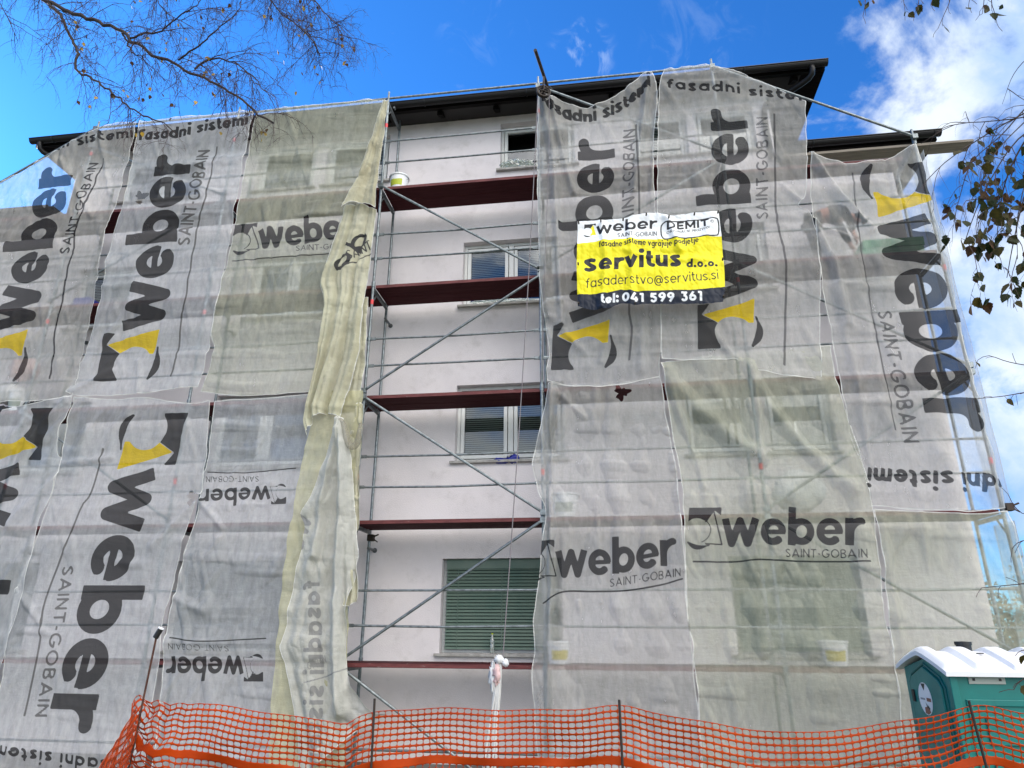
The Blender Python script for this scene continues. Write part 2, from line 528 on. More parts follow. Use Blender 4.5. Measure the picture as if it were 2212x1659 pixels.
def glyph(ch, r, H=1.4):
    """Centre lines of one letter (x-height 1, stroke radius r) and its advance width."""
    R = .5 - r
    asc = 1.42
    G = []
    w = 1.
    if ch == 'a':
        G = [arc(.5, .5, R, R, 0, 360, 30), L((.5 + R, 0), (.5 + R, 1))]
    elif ch == 'b':
        G = [arc(.5, .5, R, R, 0, 360, 30), L((.5 - R, 0), (.5 - R, asc))]
    elif ch == 'd':
        G = [arc(.5, .5, R, R, 0, 360, 30), L((.5 + R, 0), (.5 + R, asc))]
    elif ch == 'e':
        k = .62 if r > .11 else .9
        G = [arc(.5, .5, R, R, -4, 318, 30), (L((.5 - R, .49), (.5 + R + r * .9, .49)), k)]
    elif ch == 'g':
        G = [arc(.5, .5, R, R, 0, 360, 30), J(L((.5 + R, 1)), arc(.5, -.05, R, .36, 0, -150, 14))]
    elif ch == 'o':
        G = [arc(.5, .5, R, R, 0, 360, 30)]
    elif ch == 'p':
        G = [arc(.5, .5, R, R, 0, 360, 30), L((.5 - R, 1), (.5 - R, -.42))]
    elif ch == 'f':
        w = .56
        G = [J(L((.24, 0)), arc(.24 + .3, asc - .3 - r, .3, .3, 180, 82, 10)), L((0, 1 - r), (.54, 1 - r))]
    elif ch == 't':
        w = .56
        G = [J(L((.22, 1.34)), arc(.22 + .3, .3 + r, .3, .3, 180, 280, 10)), L((0, 1 - r), (.54, 1 - r))]
    elif ch in 'nh':
        w = .88
        a = (w - 2 * r) / 2
        G = [L((r, 0), (r, 1 if ch == 'n' else asc)), J(arc(r + a, 1 - r - a, a, a, 180, 0, 16), L((w - r, 0)))]
    elif ch == 'u':
        w = .88
        a = (w - 2 * r) / 2
        G = [J(L((r, 1)), arc(r + a, r + a, a, a, 180, 360, 16)), L((w - r, 1), (w - r, 0))]
    elif ch == 'm':
        w = 1.34
        a = (w - 2 * r) / 4
        G = [L((r, 0), (r, 1)), J(arc(r + a, 1 - r - a, a, a, 180, 0, 14), L((r + 2 * a, 0))),
             J(arc(r + 3 * a, 1 - r - a, a, a, 180, 0, 14), L((r + 4 * a, 0)))]
    elif ch == 'r':
        w = .62
        G = [L((r, 0), (r, 1)), arc(r + .42, 1 - r - .42, .42, .42, 180, 78, 12)]
    elif ch == 'i':
        w = 2 * r
        G = [L((r, 0), (r, 1)), L((r, 1.36))]
    elif ch == 'j':
        w = 2 * r + .1
        G = [J(L((r + .1, 1)), arc(r - .15, -.12, .25, .28, 0, -80, 8)), L((r + .1, 1.36))]
    elif ch == 'l':
        w = 2 * r
        G = [L((r, 0), (r, asc))]
    elif ch == 'v':
        w = .92
        G = [L((r * .8, 1), (.46, r * .6), (w - r * .8, 1))]
    elif ch == 'w':
        w = 1.42
        G = [L((r * .8, 1), (.40, r * .5), (.71, 1 - r * .6), (1.02, r * .5), (w - r * .8, 1))]
    elif ch in 'sS':
        k = 1. if ch == 's' else H
        w = .80 if ch == 's' else .95
        q = L((w - r, .80 * k), (w * .5, k - r), (r, .745 * k), (w * .5, .5 * k), (w - r, .265 * k), (w * .5, r), (r * .8, .19 * k))
        G = [smooth_line(q, 30)]
    elif ch == 'z':
        w = .8
        G = [L((0, 1 - r), (w - r, 1 - r), (r, r), (w, r))]
    elif ch == '@':
        w = 1.45
        G = [J(arc(.72, .45, .32, .32, 20, 340, 20)), J(L((1.02, .78)), L((1.02, .30)), arc(1.16, .30, .14, .16, 180, 330, 6),
             arc(.72, .45, .64, .66, -4, 300, 34))]
    elif ch == '.':
        w = 2.2 * r
        G = [L((1.1 * r, 1.1 * r))]
    elif ch == ':':
        w = 2.2 * r
        G = [L((1.1 * r, 1.1 * r)), L((1.1 * r, .85))]
    elif ch == '-':
        w = .5
        G = [L((.04, H * .42), (.46, H * .42))]
    elif ch == '0':
        w = 1.02
        G = [arc(.51, H / 2, .51 - r, H / 2 - r, 0, 360, 34)]
    elif ch == 'O':
        w = 1.42
        G = [arc(.71, H / 2, .71 - r, H / 2 - r, 0, 360, 36)]
    elif ch == '1':
        w = .58
        G = [L((.02, H - r), (w - r, H - r), (w - r, 0))]
    elif ch == '3':
        w = .92
        G = [L((.05, H - r), (w - r * 1.2, H - r), (.46, .80)), J(L((.40, .80)), arc(.46, .43, .46 - r, .43 - r * .6, 80, -150, 20))]
    elif ch == '4':
        w = 1.
        G = [L((.62, H), (.08, .36), (w, .36)), L((.72, .75), (.72, 0))]
    elif ch == '5':
        w = .94
        G = [J(L((.86, H - r), (.22, H - r), (.17, .82), (.45, .86)), arc(.46, .44, .48 - r, .44 - r * .8, 80, -150, 20))]
    elif ch == '6':
        w = .98
        G = [arc(.49, .46, .49 - r, .46 - r, 0, 360, 28), L((.11, .62), (.60, H - .03))]
    elif ch == '9':
        w = .98
        G = [arc(.49, H - .46, .49 - r, .46 - r, 0, 360, 28), L((.87, H - .62), (.38, .03))]
    elif ch == 'A':
        w = 1.3
        G = [L((r * .9, 0), (w / 2, H - r * .7), (w - r * .9, 0)), L((.28, H * .30), (w - .28, H * .30))]
    elif ch == 'I':
        w = 2 * r
        G = [L((r, 0), (r, H))]
    elif ch == 'N':
        w = 1.1
        G = [L((r, 0), (r, H - r * .5), (w - r, r * .5), (w - r, H))]
    elif ch == 'M':
        w = 1.4
        G = [L((r, 0), (r, H - r * .6), (w / 2, .35), (w - r, H - r * .6), (w - r, 0))]
    elif ch == 'T':
        w = 1.05
        G = [L((0, H - r), (w, H - r)), L((w / 2, 0), (w / 2, H - r))]
    elif ch == 'G':
        w = 1.35
        G = [J(arc(.70, H / 2, .70 - r, H / 2 - r, 42, 350, 30), L((.72, H * .44)))]
    elif ch == 'B':
        w = 1.0
        G = [J(L((r, H - r), (.5, H - r)), arc(.52, H * .735, .36 - r * .4, H * .265 - r, 90, -90, 12), L((r, H * .49))),
             J(L((.5, H * .49)), arc(.54, H * .255, .44 - r, H * .255 - r * .6, 80, -90, 12), L((r, r), (r, H - r)))]
    elif ch == 'D':
        w = 1.2
        G = [J(L((r, r), (r, H - r), (.45, H - r)), arc(.5, H / 2, .70 - r, H / 2 - r, 90, -90, 20), L((r, r)))]
    elif ch == 'E':
        w = .95
        G = [L((w, H - r), (r, H - r), (r, r), (w, r)), L((r, H / 2), (w - .06, H / 2))]
    elif ch == 'P':
        w = 1.0
        G = [J(L((r, 0), (r, H - r), (.5, H - r)), arc(.52, H * .70, .46 - r, H * .30 - r, 90, -90, 14), L((r, H * .40)))]
    elif ch == 'R':
        w = 1.05
        G = [J(L((r, 0), (r, H - r), (.5, H - r)), arc(.52, H * .70, .46 - r, H * .30 - r, 90, -90, 14), L((r, H * .40))), L((.5, H * .42), (w - r, 0))]
    elif ch == 'Z':
        w = 1.05
        G = [L((.05, H - r), (w - r, H - r), (r, r), (w, r))]
    elif ch == 'L':
        w = .9
        G = [L((r, H), (r, r), (w, r))]
    elif ch == 'V':
        w = 1.25
        G = [L((r * .9, H), (w / 2, r * .7), (w - r * .9, H))]
    return G, w


class Print:
    """Collects printed shapes in cloth-plane coordinates (u, z) and evaluates their signed distance."""

    def __init__(s):
        s.items = []          # (field, kind, data, radius)

    def stroke(s, fld_, pts, r, flat=True):
        s.items.append((fld_, 'stroke', np.array(pts, float), r, flat))

    def poly(s, fld_, pts, minus=None, minus_poly=None):
        s.items.append((fld_, 'poly', np.array(pts, float), minus, None))

    def line_px(s, fld_, px, r, y0):
        q = np.array([P(a, b, y0)[[0, 2]] for a, b in px])
        s.stroke(fld_, smooth_line(q, 40), r)

    def text(s, fld_, txt, p0, p1, up, y0, r=.12, sp=.16, space=.55, bend=None, caps=False, H=1.4):
        """p0/p1: pixels of the base line's ends, up: pixel offset from p0 to the top of an x-high letter
        (caps: to the top of a capital)."""
        a, b = P(*p0, y0)[[0, 2]], P(*p1, y0)[[0, 2]]
        e2 = P(p0[0] + up[0], p0[1] + up[1], y0)[[0, 2]] - a
        if caps:
            e2 = e2 / H
        lay, x = [], 0.
        for ch in txt:
            if ch == ' ':
                x += space
                continue
            g, w = glyph(ch, r, H)
            lay.append((g, x))
            x += w + sp
        W = x - sp
        if bend:
            path = smooth_line([P(*q, y0)[[0, 2]] for q in bend], 60)
        else:
            path = resample([a, b], 60)
        d = np.linspace(0, W, 60)
        rad = r * np.linalg.norm(e2)
        for g, gx in lay:
            for st in g:
                st, kk = st if isinstance(st, tuple) else (st, 1.)
                X = st[:, 0] + gx
                base = np.stack([np.interp(X, d, path[:, 0]), np.interp(X, d, path[:, 1])], 1)
                # beyond the ends
                s.stroke(fld_, base + st[:, 1:2] * e2[None], rad * kk * (1.25 if len(st) == 1 else 1))
        e1 = (path[1] - path[0]) / (d[1] - d[0])
        return path[0], e1, e2

    def logo(s, o, e1, e2, style='gold'):
        """The house-mark left of the word: dark flag, kite, round cut-out and swoosh, in letter units."""
        e1 = e1 / np.linalg.norm(e1) * np.linalg.norm(e2)

        def w(*pts):
            return np.array([o + e1 * a + e2 * b for a, b in pts])
        k = np.linalg.norm(e2)
        cut = (o + e1 * -.88 + e2 * .55, .46 * k)
        flag = w((-1.26, 1.42), (-.06, 1.42), (-.06, 1.12), (-.34, 1.32), (-.62, .86), (-.9, .95), (-1.26, .86))
        kite = w((-.34, 1.30), (.02, .03), (-.62, .06), (-.62, .84))
        s.poly('ink', flag, cut)
        if style == 'gold':
            s.poly('gold', kite, cut)
        else:
            kk = np.vstack([w((-.62, .86)), w((-.34, 1.30)), w((.02, .03)), w((-.60, .06))])
            s.stroke('ink', kk, .028 * k)
            a = np.radians(np.linspace(75, -70, 16))
            s.stroke('ink', np.array([o + e1 * (-.88 + .46 * math.cos(q)) + e2 * (.55 + .46 * math.sin(q)) for q in a]), .022 * k)
        sw = smooth_line(w((-1.22, .10), (-1.0, -.04), (-.75, -.07), (-.45, .0)), 16)
        for i in range(15):
            s.stroke('ink', sw[i:i + 2], (.028 + .065 * math.sin(PI * min(1, (i + 2) / 15)) ** 2) * k, flat=False)

    def eval(s, name, u, z, init=1.):
        out = np.full(u.shape, init)
        for it in s.items:
            if it[0] != name:
                continue
            if it[1] == 'stroke':
                pts, r, flat = it[2], it[3], it[4]
                pad = r + .06
                m = (u > pts[:, 0].min() - pad) & (u < pts[:, 0].max() + pad) & (z > pts[:, 1].min() - pad) & (z < pts[:, 1].max() + pad)
                if not m.any():
                    continue
                X = np.stack([u[m], z[m]], 1)
                best = np.full(len(X), 9.)
                n = len(pts)
                if n == 1:
                    best = np.linalg.norm(X - pts[0], axis=1) - r
                closed = n > 2 and np.linalg.norm(pts[0] - pts[-1]) < 1e-6
                for i in range(n - 1):
                    a, b = pts[i], pts[i + 1]
                    ab = b - a
                    l2 = ab @ ab
                    if l2 < 1e-12:
                        continue
                    tt = ((X - a) @ ab) / l2
                    tc = np.clip(tt, 0, 1)
                    d = np.linalg.norm(X - a - tc[:, None] * ab, axis=1) - r
                    if flat and not closed:
                        ln = math.sqrt(l2)
                        if i == 0:
                            d = np.maximum(d, -tt * ln)
                        if i == n - 2:
                            d = np.maximum(d, (tt - 1) * ln)
                    best = np.minimum(best, d)
                out[m] = np.minimum(out[m], best)
            else:
                pts, cut = it[2], it[3]
                m = (u > pts[:, 0].min() - .1) & (u < pts[:, 0].max() + .1) & (z > pts[:, 1].min() - .1) & (z < pts[:, 1].max() + .1)
                if not m.any():
                    continue
                x, y = u[m], z[m]
                d = np.full(len(x), 9.)
                ins = np.zeros(len(x), bool)
                n = len(pts)
                for i in range(n):
                    a, b = pts[i], pts[(i + 1) % n]
                    ab = b - a
                    tc = np.clip(((x - a[0]) * ab[0] + (y - a[1]) * ab[1]) / (ab @ ab), 0, 1)
                    d = np.minimum(d, np.hypot(x - a[0] - tc * ab[0], y - a[1] - tc * ab[1]))
                    cr = (a[1] > y) != (b[1] > y)
                    with np.errstate(divide='ignore', invalid='ignore'):
                        xi = a[0] + (y - a[1]) / (b[1] - a[1] + 1e-12) * (b[0] - a[0])
                    ins ^= cr & (x < xi)
                d = np.where(ins, -d, d)
                if cut is not None:
                    d = np.maximum(d, cut[1] - np.hypot(x - cut[0][0], y - cut[0][1]))
                out[m] = np.minimum(out[m], d)
        return out


def grid_mesh(name, verts, nu, nv, fields, material, parent=None):
    """A (nu x nv) sheet of quads with float fields on its vertices."""
    me = bpy.data.meshes.new(name)
    idx = np.arange(nu * nv).reshape(nv, nu)
    q = np.stack([idx[:-1, :-1], idx[1:, :-1], idx[1:, 1:], idx[:-1, 1:]], -1).reshape(-1, 4)
    me.vertices.add(nu * nv)
    me.vertices.foreach_set('co', np.ascontiguousarray(verts, np.float32).ravel())
    me.loops.add(q.size)
    me.loops.foreach_set('vertex_index', q.ravel().astype(np.int32))
    me.polygons.add(len(q))
    me.polygons.foreach_set('loop_start', np.arange(0, q.size, 4, dtype=np.int32))
    me.polygons.foreach_set('use_smooth', np.ones(len(q), bool))
    for k, a in fields.items():
        at = me.attributes.new(k, 'FLOAT', 'POINT')
        at.data.foreach_set('value', np.ascontiguousarray(a, np.float32).ravel())
    me.materials.append(M[material])
    me.update(calc_edges=True)
    o = bpy.data.objects.new(name, me)
    C.objects.link(o)
    if parent is not None:
        o.parent = parent
    return o


def seg_dist(u, z, pts):
    d = np.full(u.shape, 9.)
    for a, b in zip(pts[:-1], pts[1:]):
        ab = b - a
        t_ = np.clip(((u - a[0]) * ab[0] + (z - a[1]) * ab[1]) / (ab @ ab + 1e-12), 0, 1)
        d = np.minimum(d, np.hypot(u - a[0] - t_ * ab[0], z - a[1] - t_ * ab[1]))
    return d


def sheet(name, label, cat, top, right, bottom, left, y0, material, pr=None, amp=1., vf=.02, ridges=(), seed=1, res=.022,
          rag=.012, tears=(), fieldset=('ink', 'gold', 'faint'), group='printed scaffold nets on the house', hem=True, pleats=0, pleat_n=6, parent=None, tilt=0.,
          crump=1., maxout=.20):
    """A hanging cloth bounded by four pixel outlines lying on the plane y0."""
    W = lambda q: np.array([P(a, b, y0)[[0, 2]] for a, b in q])
    T, R_, B, L_ = W(top), W(right), W(bottom), W(left)
    lu = max(np.linalg.norm(np.diff(T, axis=0), axis=1).sum(), np.linalg.norm(np.diff(B, axis=0), axis=1).sum())
    lv = max(np.linalg.norm(np.diff(R_, axis=0), axis=1).sum(), np.linalg.norm(np.diff(L_, axis=0), axis=1).sum())
    nu, nv = max(8, int(lu / res)), max(8, int(lv / res))
    T, B = smooth_line(T, nu), smooth_line(B, nu)
    R_, L_ = smooth_line(R_, nv), smooth_line(L_, nv)
    # blend the corners
    s = np.linspace(0, 1, nu)[None, :, None]
    t_ = np.linspace(0, 1, nv)[:, None, None]
    c00, c10, c01, c11 = (T[0] + L_[0]) / 2, (T[-1] + R_[0]) / 2, (B[0] + L_[-1]) / 2, (B[-1] + R_[-1]) / 2
    S = (1 - t_) * T[None] + t_ * B[None] + (1 - s) * L_[:, None] + s * R_[:, None] \
        - ((1 - s) * (1 - t_) * c00 + s * (1 - t_) * c10 + (1 - s) * t_ * c01 + s * t_ * c11)
    u, z = S[..., 0], S[..., 1]
    s2, t2 = np.broadcast_to(s[..., 0], u.shape), np.broadcast_to(t_[..., 0], u.shape)
    # ragged edges
    ex = (vnoise(z * 5, z * 0, seed + 40) - .5) * rag * 2
    ed = np.exp(-np.minimum(s2, 1 - s2) * lu / .06)
    u = u + ex * ed
    ez = (vnoise(u * 4, u * 0, seed + 41) - .5) * rag * 2
    z = z + ez * np.exp(-np.minimum(t2, 1 - t2) * lv / .06)
    sl = s2 * lu
    f = .085 * fnoise(u * .9, z * .55, seed, 2)
    f += vf * 2.5 * np.abs(fnoise(sl * 2.6, z * .28, seed + 3, 2) - .5) * 2
    f += .016 * fnoise(u * 1.1, z * 3.4, seed + 6, 2)
    for a_, k_ in ((.35, 9), (-.55, 19), (1.5, 29)):
        p_, q_ = u * math.cos(a_) + z * math.sin(a_), z * math.cos(a_) - u * math.sin(a_)
        g_ = fnoise(p_ * 5.5, q_ * .8, seed + k_, 2)
        f += crump * .085 * np.clip(g_ - .56, 0, 1) * fnoise(u * .8, z * .8, seed + k_ + 3, 1) * 2
    f += crump * .010 * fnoise(u * 9, z * 7, seed + 12, 3)
    f *= amp
    # pulled in where it is tied along the guard rails and the ledgers
    rails = np.array([d + h for d in DECK for h in (0, .5, .98)])
    near = np.min(np.abs(z[..., None] - rails), axis=-1)
    f *= .62 + .38 * np.clip(near / .25, 0, 1)
    for pts, a, w in ridges:
        d = seg_dist(u, z, W(pts))
        f += a * np.exp(-(d / w) ** 2)
    if pleats:
        ph = s2 * pleat_n * 2 * PI + 2.2 * fnoise(s2 * 3, t2 * 2.2, seed + 20, 2)
        sh_ = np.abs(np.sin(ph / 2)) ** .8 * .75 + .25 * np.abs(np.sin(ph * 1.37 + 1.1 + 1.5 * fnoise(s2 * 2, t2 * 1.6, seed + 25, 2)))
        f += pleats * sh_ * (.30 + .70 * fnoise(s2 * 2.5, t2 * 1.5, seed + 27, 2) * 1.6) * (.4 + .6 * t2)
        f += .018 * np.abs(fnoise(u * 7 + z * 2, z * 5, seed + 30, 3) - .5) * 2
    out_ = f - np.median(f)
    out_ = np.where(out_ > 0, maxout * np.tanh(out_ / maxout), out_)
    y = np.minimum(y0 - out_, -.086)
    fs = {}
    pr = pr or Print()
    for k in fieldset:
        fs[k] = pr.eval(k, u, z)
    hd = np.minimum(np.minimum(s2, 1 - s2) * lu, np.minimum(t2, 1 - t2) * lv) if hem else np.ones_like(u)
    fs['hem'] = hd
    te = np.ones_like(u)
    for (cx, cy, rr) in tears:
        c0 = P(cx, cy, y0)
        an = np.arctan2(z - c0[2], u - c0[0])
        te = np.minimum(te, np.hypot(u - c0[0], z - c0[2]) - rr * (1 + .35 * np.sin(an * 3 + 1) + .2 * np.sin(an * 7)))
    fs['tear'] = te
    V = np.stack([u, y, z], -1).reshape(-1, 3)
    # origin at the bottom centre of the cloth
    org = np.array([u.mean(), y0, z.min()])
    o = grid_mesh(name, V - org, nu, nv, fs, material, parent)
    o.location = org
    if label:
        tag(o, label, cat, group)
    return o
# ------------------------------------------------------------------ the ground
mb = MB()
xs = np.linspace(-60, 60, 61)
ys = np.concatenate([np.linspace(-60, -6, 16), np.linspace(-5.4, -1.6, 12), np.linspace(-1, 80, 14)])


def ground_z(x, y):
    s_ = min(1, max(0, (y + 5.0) / 2.2))
    s_ = s_ * s_ * (3 - 2 * s_)
    return GZ * s_ + .02 * math.sin(x * 1.3) * math.sin(y * 1.7)


vs = [(x, y, ground_z(x, y)) for y in ys for x in xs]
nx = len(xs)
mb.add(vs, [(j * nx + i, j * nx + i + 1, (j + 1) * nx + i + 1, (j + 1) * nx + i) for j in range(len(ys) - 1) for i in range(nx - 1)])
tag(mb.build('ground', 'gravel', smooth=True), kind='structure')

# ------------------------------------------------------------------ the house
UL, UR = -11.05, 3.37          # main block
WL, WR = -24., 5.30            # with its lower wings
ZT, ZW = 11.45, 9.62           # wall tops
house = thing('apartment_house', 'four storey house with pale lilac grey plaster, white windows and black eaves behind the scaffold', 'house', ((UL + UR) / 2, WALL_Y, GZ))

WIN = [  # u0, u1, z0, z1, kind
    (-11.2, -9.75, 1.22, 2.62, 'shutter_grey'), (-7.20, -5.24, 1.22, 2.62, 'shutter_grey'), (-2.62, -.72, 1.22, 2.62, 'shutter'), (1.80, 3.64, 1.24, 2.62, 'shutter'),
    (-10.75, -9.45, 4.2, 5.55, 'two'), (-6.93, -5.06, 4.2, 5.55, 'two'), (-2.48, -.62, 4.2, 5.55, 'two'), (1.35, 2.38, 4.2, 5.45, 'one'), (2.62, 3.62, 4.2, 5.45, 'one'),
    (-10.4, -9.15, 7.08, 8.4, 'one'), (-6.62, -5.0, 7.08, 8.4, 'two'), (-2.44, -.66, 7.08, 8.4, 'two'), (1.4, 3.0, 7.08, 8.4, 'two'),
    (-9.92, -8.05, 9.95, 11.08, 'two_open'), (-6.86, -5.60, 9.95, 11.08, 'one'), (-5.36, -4.04, 9.95, 11.08, 'one'), (-1.76, -.30, 9.97, 11.08, 'open'),
    (.82, 1.84, 9.95, 11.0, 'one'), (2.0, 3.08, 9.95, 11.0, 'one'),
]
mb = MB().use('stucco')
us = sorted({WL, WR, UL, UR} | {w[0] for w in WIN} | {w[1] for w in WIN})
zs = sorted({GZ - .2, .55, ZW, ZT} | {w[2] for w in WIN} | {w[3] for w in WIN})
vid = {}


def vv(x, z):
    if (x, z) not in vid:
        vid[(x, z)] = len(mb.v)
        mb.v.append((x, WALL_Y, z))
    return vid[(x, z)]


for i in range(len(us) - 1):
    for j in range(len(zs) - 1):
        cx, cz = (us[i] + us[i + 1]) / 2, (zs[j] + zs[j + 1]) / 2
        if cz > ZW and not UL < cx < UR:
            continue
        if any(w[0] < cx < w[1] and w[2] < cz < w[3] for w in WIN):
            continue
        mb.f.append((vv(us[i], zs[j]), vv(us[i + 1], zs[j]), vv(us[i + 1], zs[j + 1]), vv(us[i], zs[j + 1])))
        mb.m.append(0)
RV = .21
for (a, b, c_, d, k) in WIN:          # reveals
    y0, y1 = WALL_Y, WALL_Y + RV
    mb.add([(a, y0, c_), (a, y1, c_), (a, y1, d), (a, y0, d)], [(0, 1, 2, 3)])
    mb.add([(b, y0, c_), (b, y1, c_), (b, y1, d), (b, y0, d)], [(3, 2, 1, 0)])
    mb.add([(a, y0, d), (b, y0, d), (b, y1, d), (a, y1, d)], [(0, 3, 2, 1)])
    mb.add([(a, y0, c_), (b, y0, c_), (b, y1, c_), (a, y1, c_)], [(0, 1, 2, 3)])
DEP = 10.
for x, z1 in ((WR, ZW), (WL, ZW)):
    mb.add([(x, WALL_Y, GZ - .2), (x, WALL_Y + DEP, GZ - .2), (x, WALL_Y + DEP, z1), (x, WALL_Y, z1)], [(0, 1, 2, 3)])
for x in (UL, UR):
    mb.add([(x, WALL_Y, ZW), (x, WALL_Y + DEP, ZW), (x, WALL_Y + DEP, ZT), (x, WALL_Y, ZT)], [(0, 1, 2, 3)])
mb.add([(WL, WALL_Y + DEP, GZ), (WR, WALL_Y + DEP, GZ), (WR, WALL_Y + DEP, ZW), (WL, WALL_Y + DEP, ZW)], [(0, 1, 2, 3)])
mb.add([(UL, WALL_Y + DEP, ZW), (UR, WALL_Y + DEP, ZW), (UR, WALL_Y + DEP, ZT), (UL, WALL_Y + DEP, ZT)], [(0, 1, 2, 3)])
mb.build('wall', None, house)
mb = MB()
mb.box(WL, WR - .012, WALL_Y - .022, WALL_Y - .003, GZ - .1, -.28)
mb.build('plinth', 'plinth', house)


def eaves(u0, u1, yf, z, th, ridge, parent, w0, w1, rise=.03, rafters=True, gut=True):
    """A hipped roof with a boarded, nearly black underside, rafter tails and a half-round gutter."""
    yb = WALL_Y + DEP + .7
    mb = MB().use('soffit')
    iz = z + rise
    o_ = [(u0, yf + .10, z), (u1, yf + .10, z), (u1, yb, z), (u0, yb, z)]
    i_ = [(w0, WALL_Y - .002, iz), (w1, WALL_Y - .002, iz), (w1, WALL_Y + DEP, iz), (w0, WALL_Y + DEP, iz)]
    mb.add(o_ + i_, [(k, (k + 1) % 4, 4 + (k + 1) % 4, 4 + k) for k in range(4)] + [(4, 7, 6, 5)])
    mb.add([(u0, yf + .10, z), (u1, yf + .10, z), (u1, yf + .10, z + th), (u0, yf + .10, z + th)], [(0, 1, 2, 3)])
    for x in (u0, u1):
        mb.add([(x, yf + .10, z), (x, yb, z), (x, yb, z + th), (x, yf + .10, z + th)], [(0, 1, 2, 3)])
    mb.use('tile')
    ym = (yf + yb) / 2
    h = min((yb - yf) / 2, (u1 - u0) * .46)
    z1 = z + th
    mb.add([(u0 - .04, yf + .04, z1), (u1 + .04, yf + .04, z1), (u1 + .04, yb, z1), (u0 - .04, yb, z1), (u0 + h, ym, z1 + ridge), (u1 - h, ym, z1 + ridge)],
           [(0, 1, 5, 4), (1, 2, 5), (2, 3, 4, 5), (3, 0, 4), (3, 2, 1, 0)])
    roof = mb.build('roof', None, parent)
    if rafters:
        for x in np.arange(u0 + .9, u1 - .4, 1.12):
            r_ = MB()
            a_, b_ = z + rise * .25 - .01, z + rise - .01
            r_.prism([(x - .05, yf + .26, a_), (x - .05, WALL_Y - .004, b_), (x - .05, WALL_Y - .004, b_ - .12), (x - .05, yf + .26, a_ - .10)], (.10, 0, 0))
            r_.build('rafter_tail', 'soffit', roof)
    if gut:
        g = MB()
        prof = [(yf + .075 * math.cos(q), z + .085 + .085 * math.sin(q)) for q in np.linspace(PI, 2 * PI, 10)]
        n = len(prof)
        A = [(u0 - .02, *p) for p in prof] + [(u1 + .02, *p) for p in prof]
        g.add(A, [(i, i + 1, n + i + 1, n + i) for i in range(n - 1)] + [tuple(range(n)), tuple(range(2 * n - 1, n - 1, -1))])
        g.tube([(u0 - .02, yf - .075, z + .085), (u1 + .02, yf - .075, z + .085)], .013, 8)
        for x in np.arange(u0 + .5, u1, 2.0):
            g.tube([(x, yf + .077 * math.cos(q), z + .085 + .089 * math.sin(q)) for q in np.linspace(PI, 2 * PI, 8)], .012, 6)
        g.build('gutter', 'gutter', roof, smooth=False)
    return roof


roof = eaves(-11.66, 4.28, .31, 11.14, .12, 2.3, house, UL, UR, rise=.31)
for x, dx in ((4.02, -.75), (-11.45, .55)):
    p = MB()
    p.tube(smooth_line([(x, .31, 11.18), (x, .31, 11.04), (x + dx * .1, .42, 10.96), (x + dx * .75, .80, 10.88), (x + dx, .88, 10.78), (x + dx, .88, 9.7)], 26), .052, 12)
    p.build('downpipe', 'gutter', house, smooth=True)
eaves(UR + .02, 5.98, .55, ZW - .02, .14, 1.1, house, UR + .03, WR, rafters=False)
eaves(WL - .5, UL - .02, .55, ZW - .02, .14, 1.1, house, WL, UL - .03, rafters=False)
c_ = P(1787, 352, 2.2)
mb = MB()
mb.lathe([(.20, c_[2] - .8), (.20, c_[2] - .12), (.17, c_[2] - .02), (.10, c_[2] + .06), (.02, c_[2] + .09)], c_[0], 2.2, 18)
mb.build('chimney_pot', 'terracotta', house, smooth=True)
mb = MB()
mb.box(UL - .001 + .05, UR - .05, WALL_Y - .05, WALL_Y + .3, 11.455, 11.49)
mb.build('wall_plate', 'soffit', house)

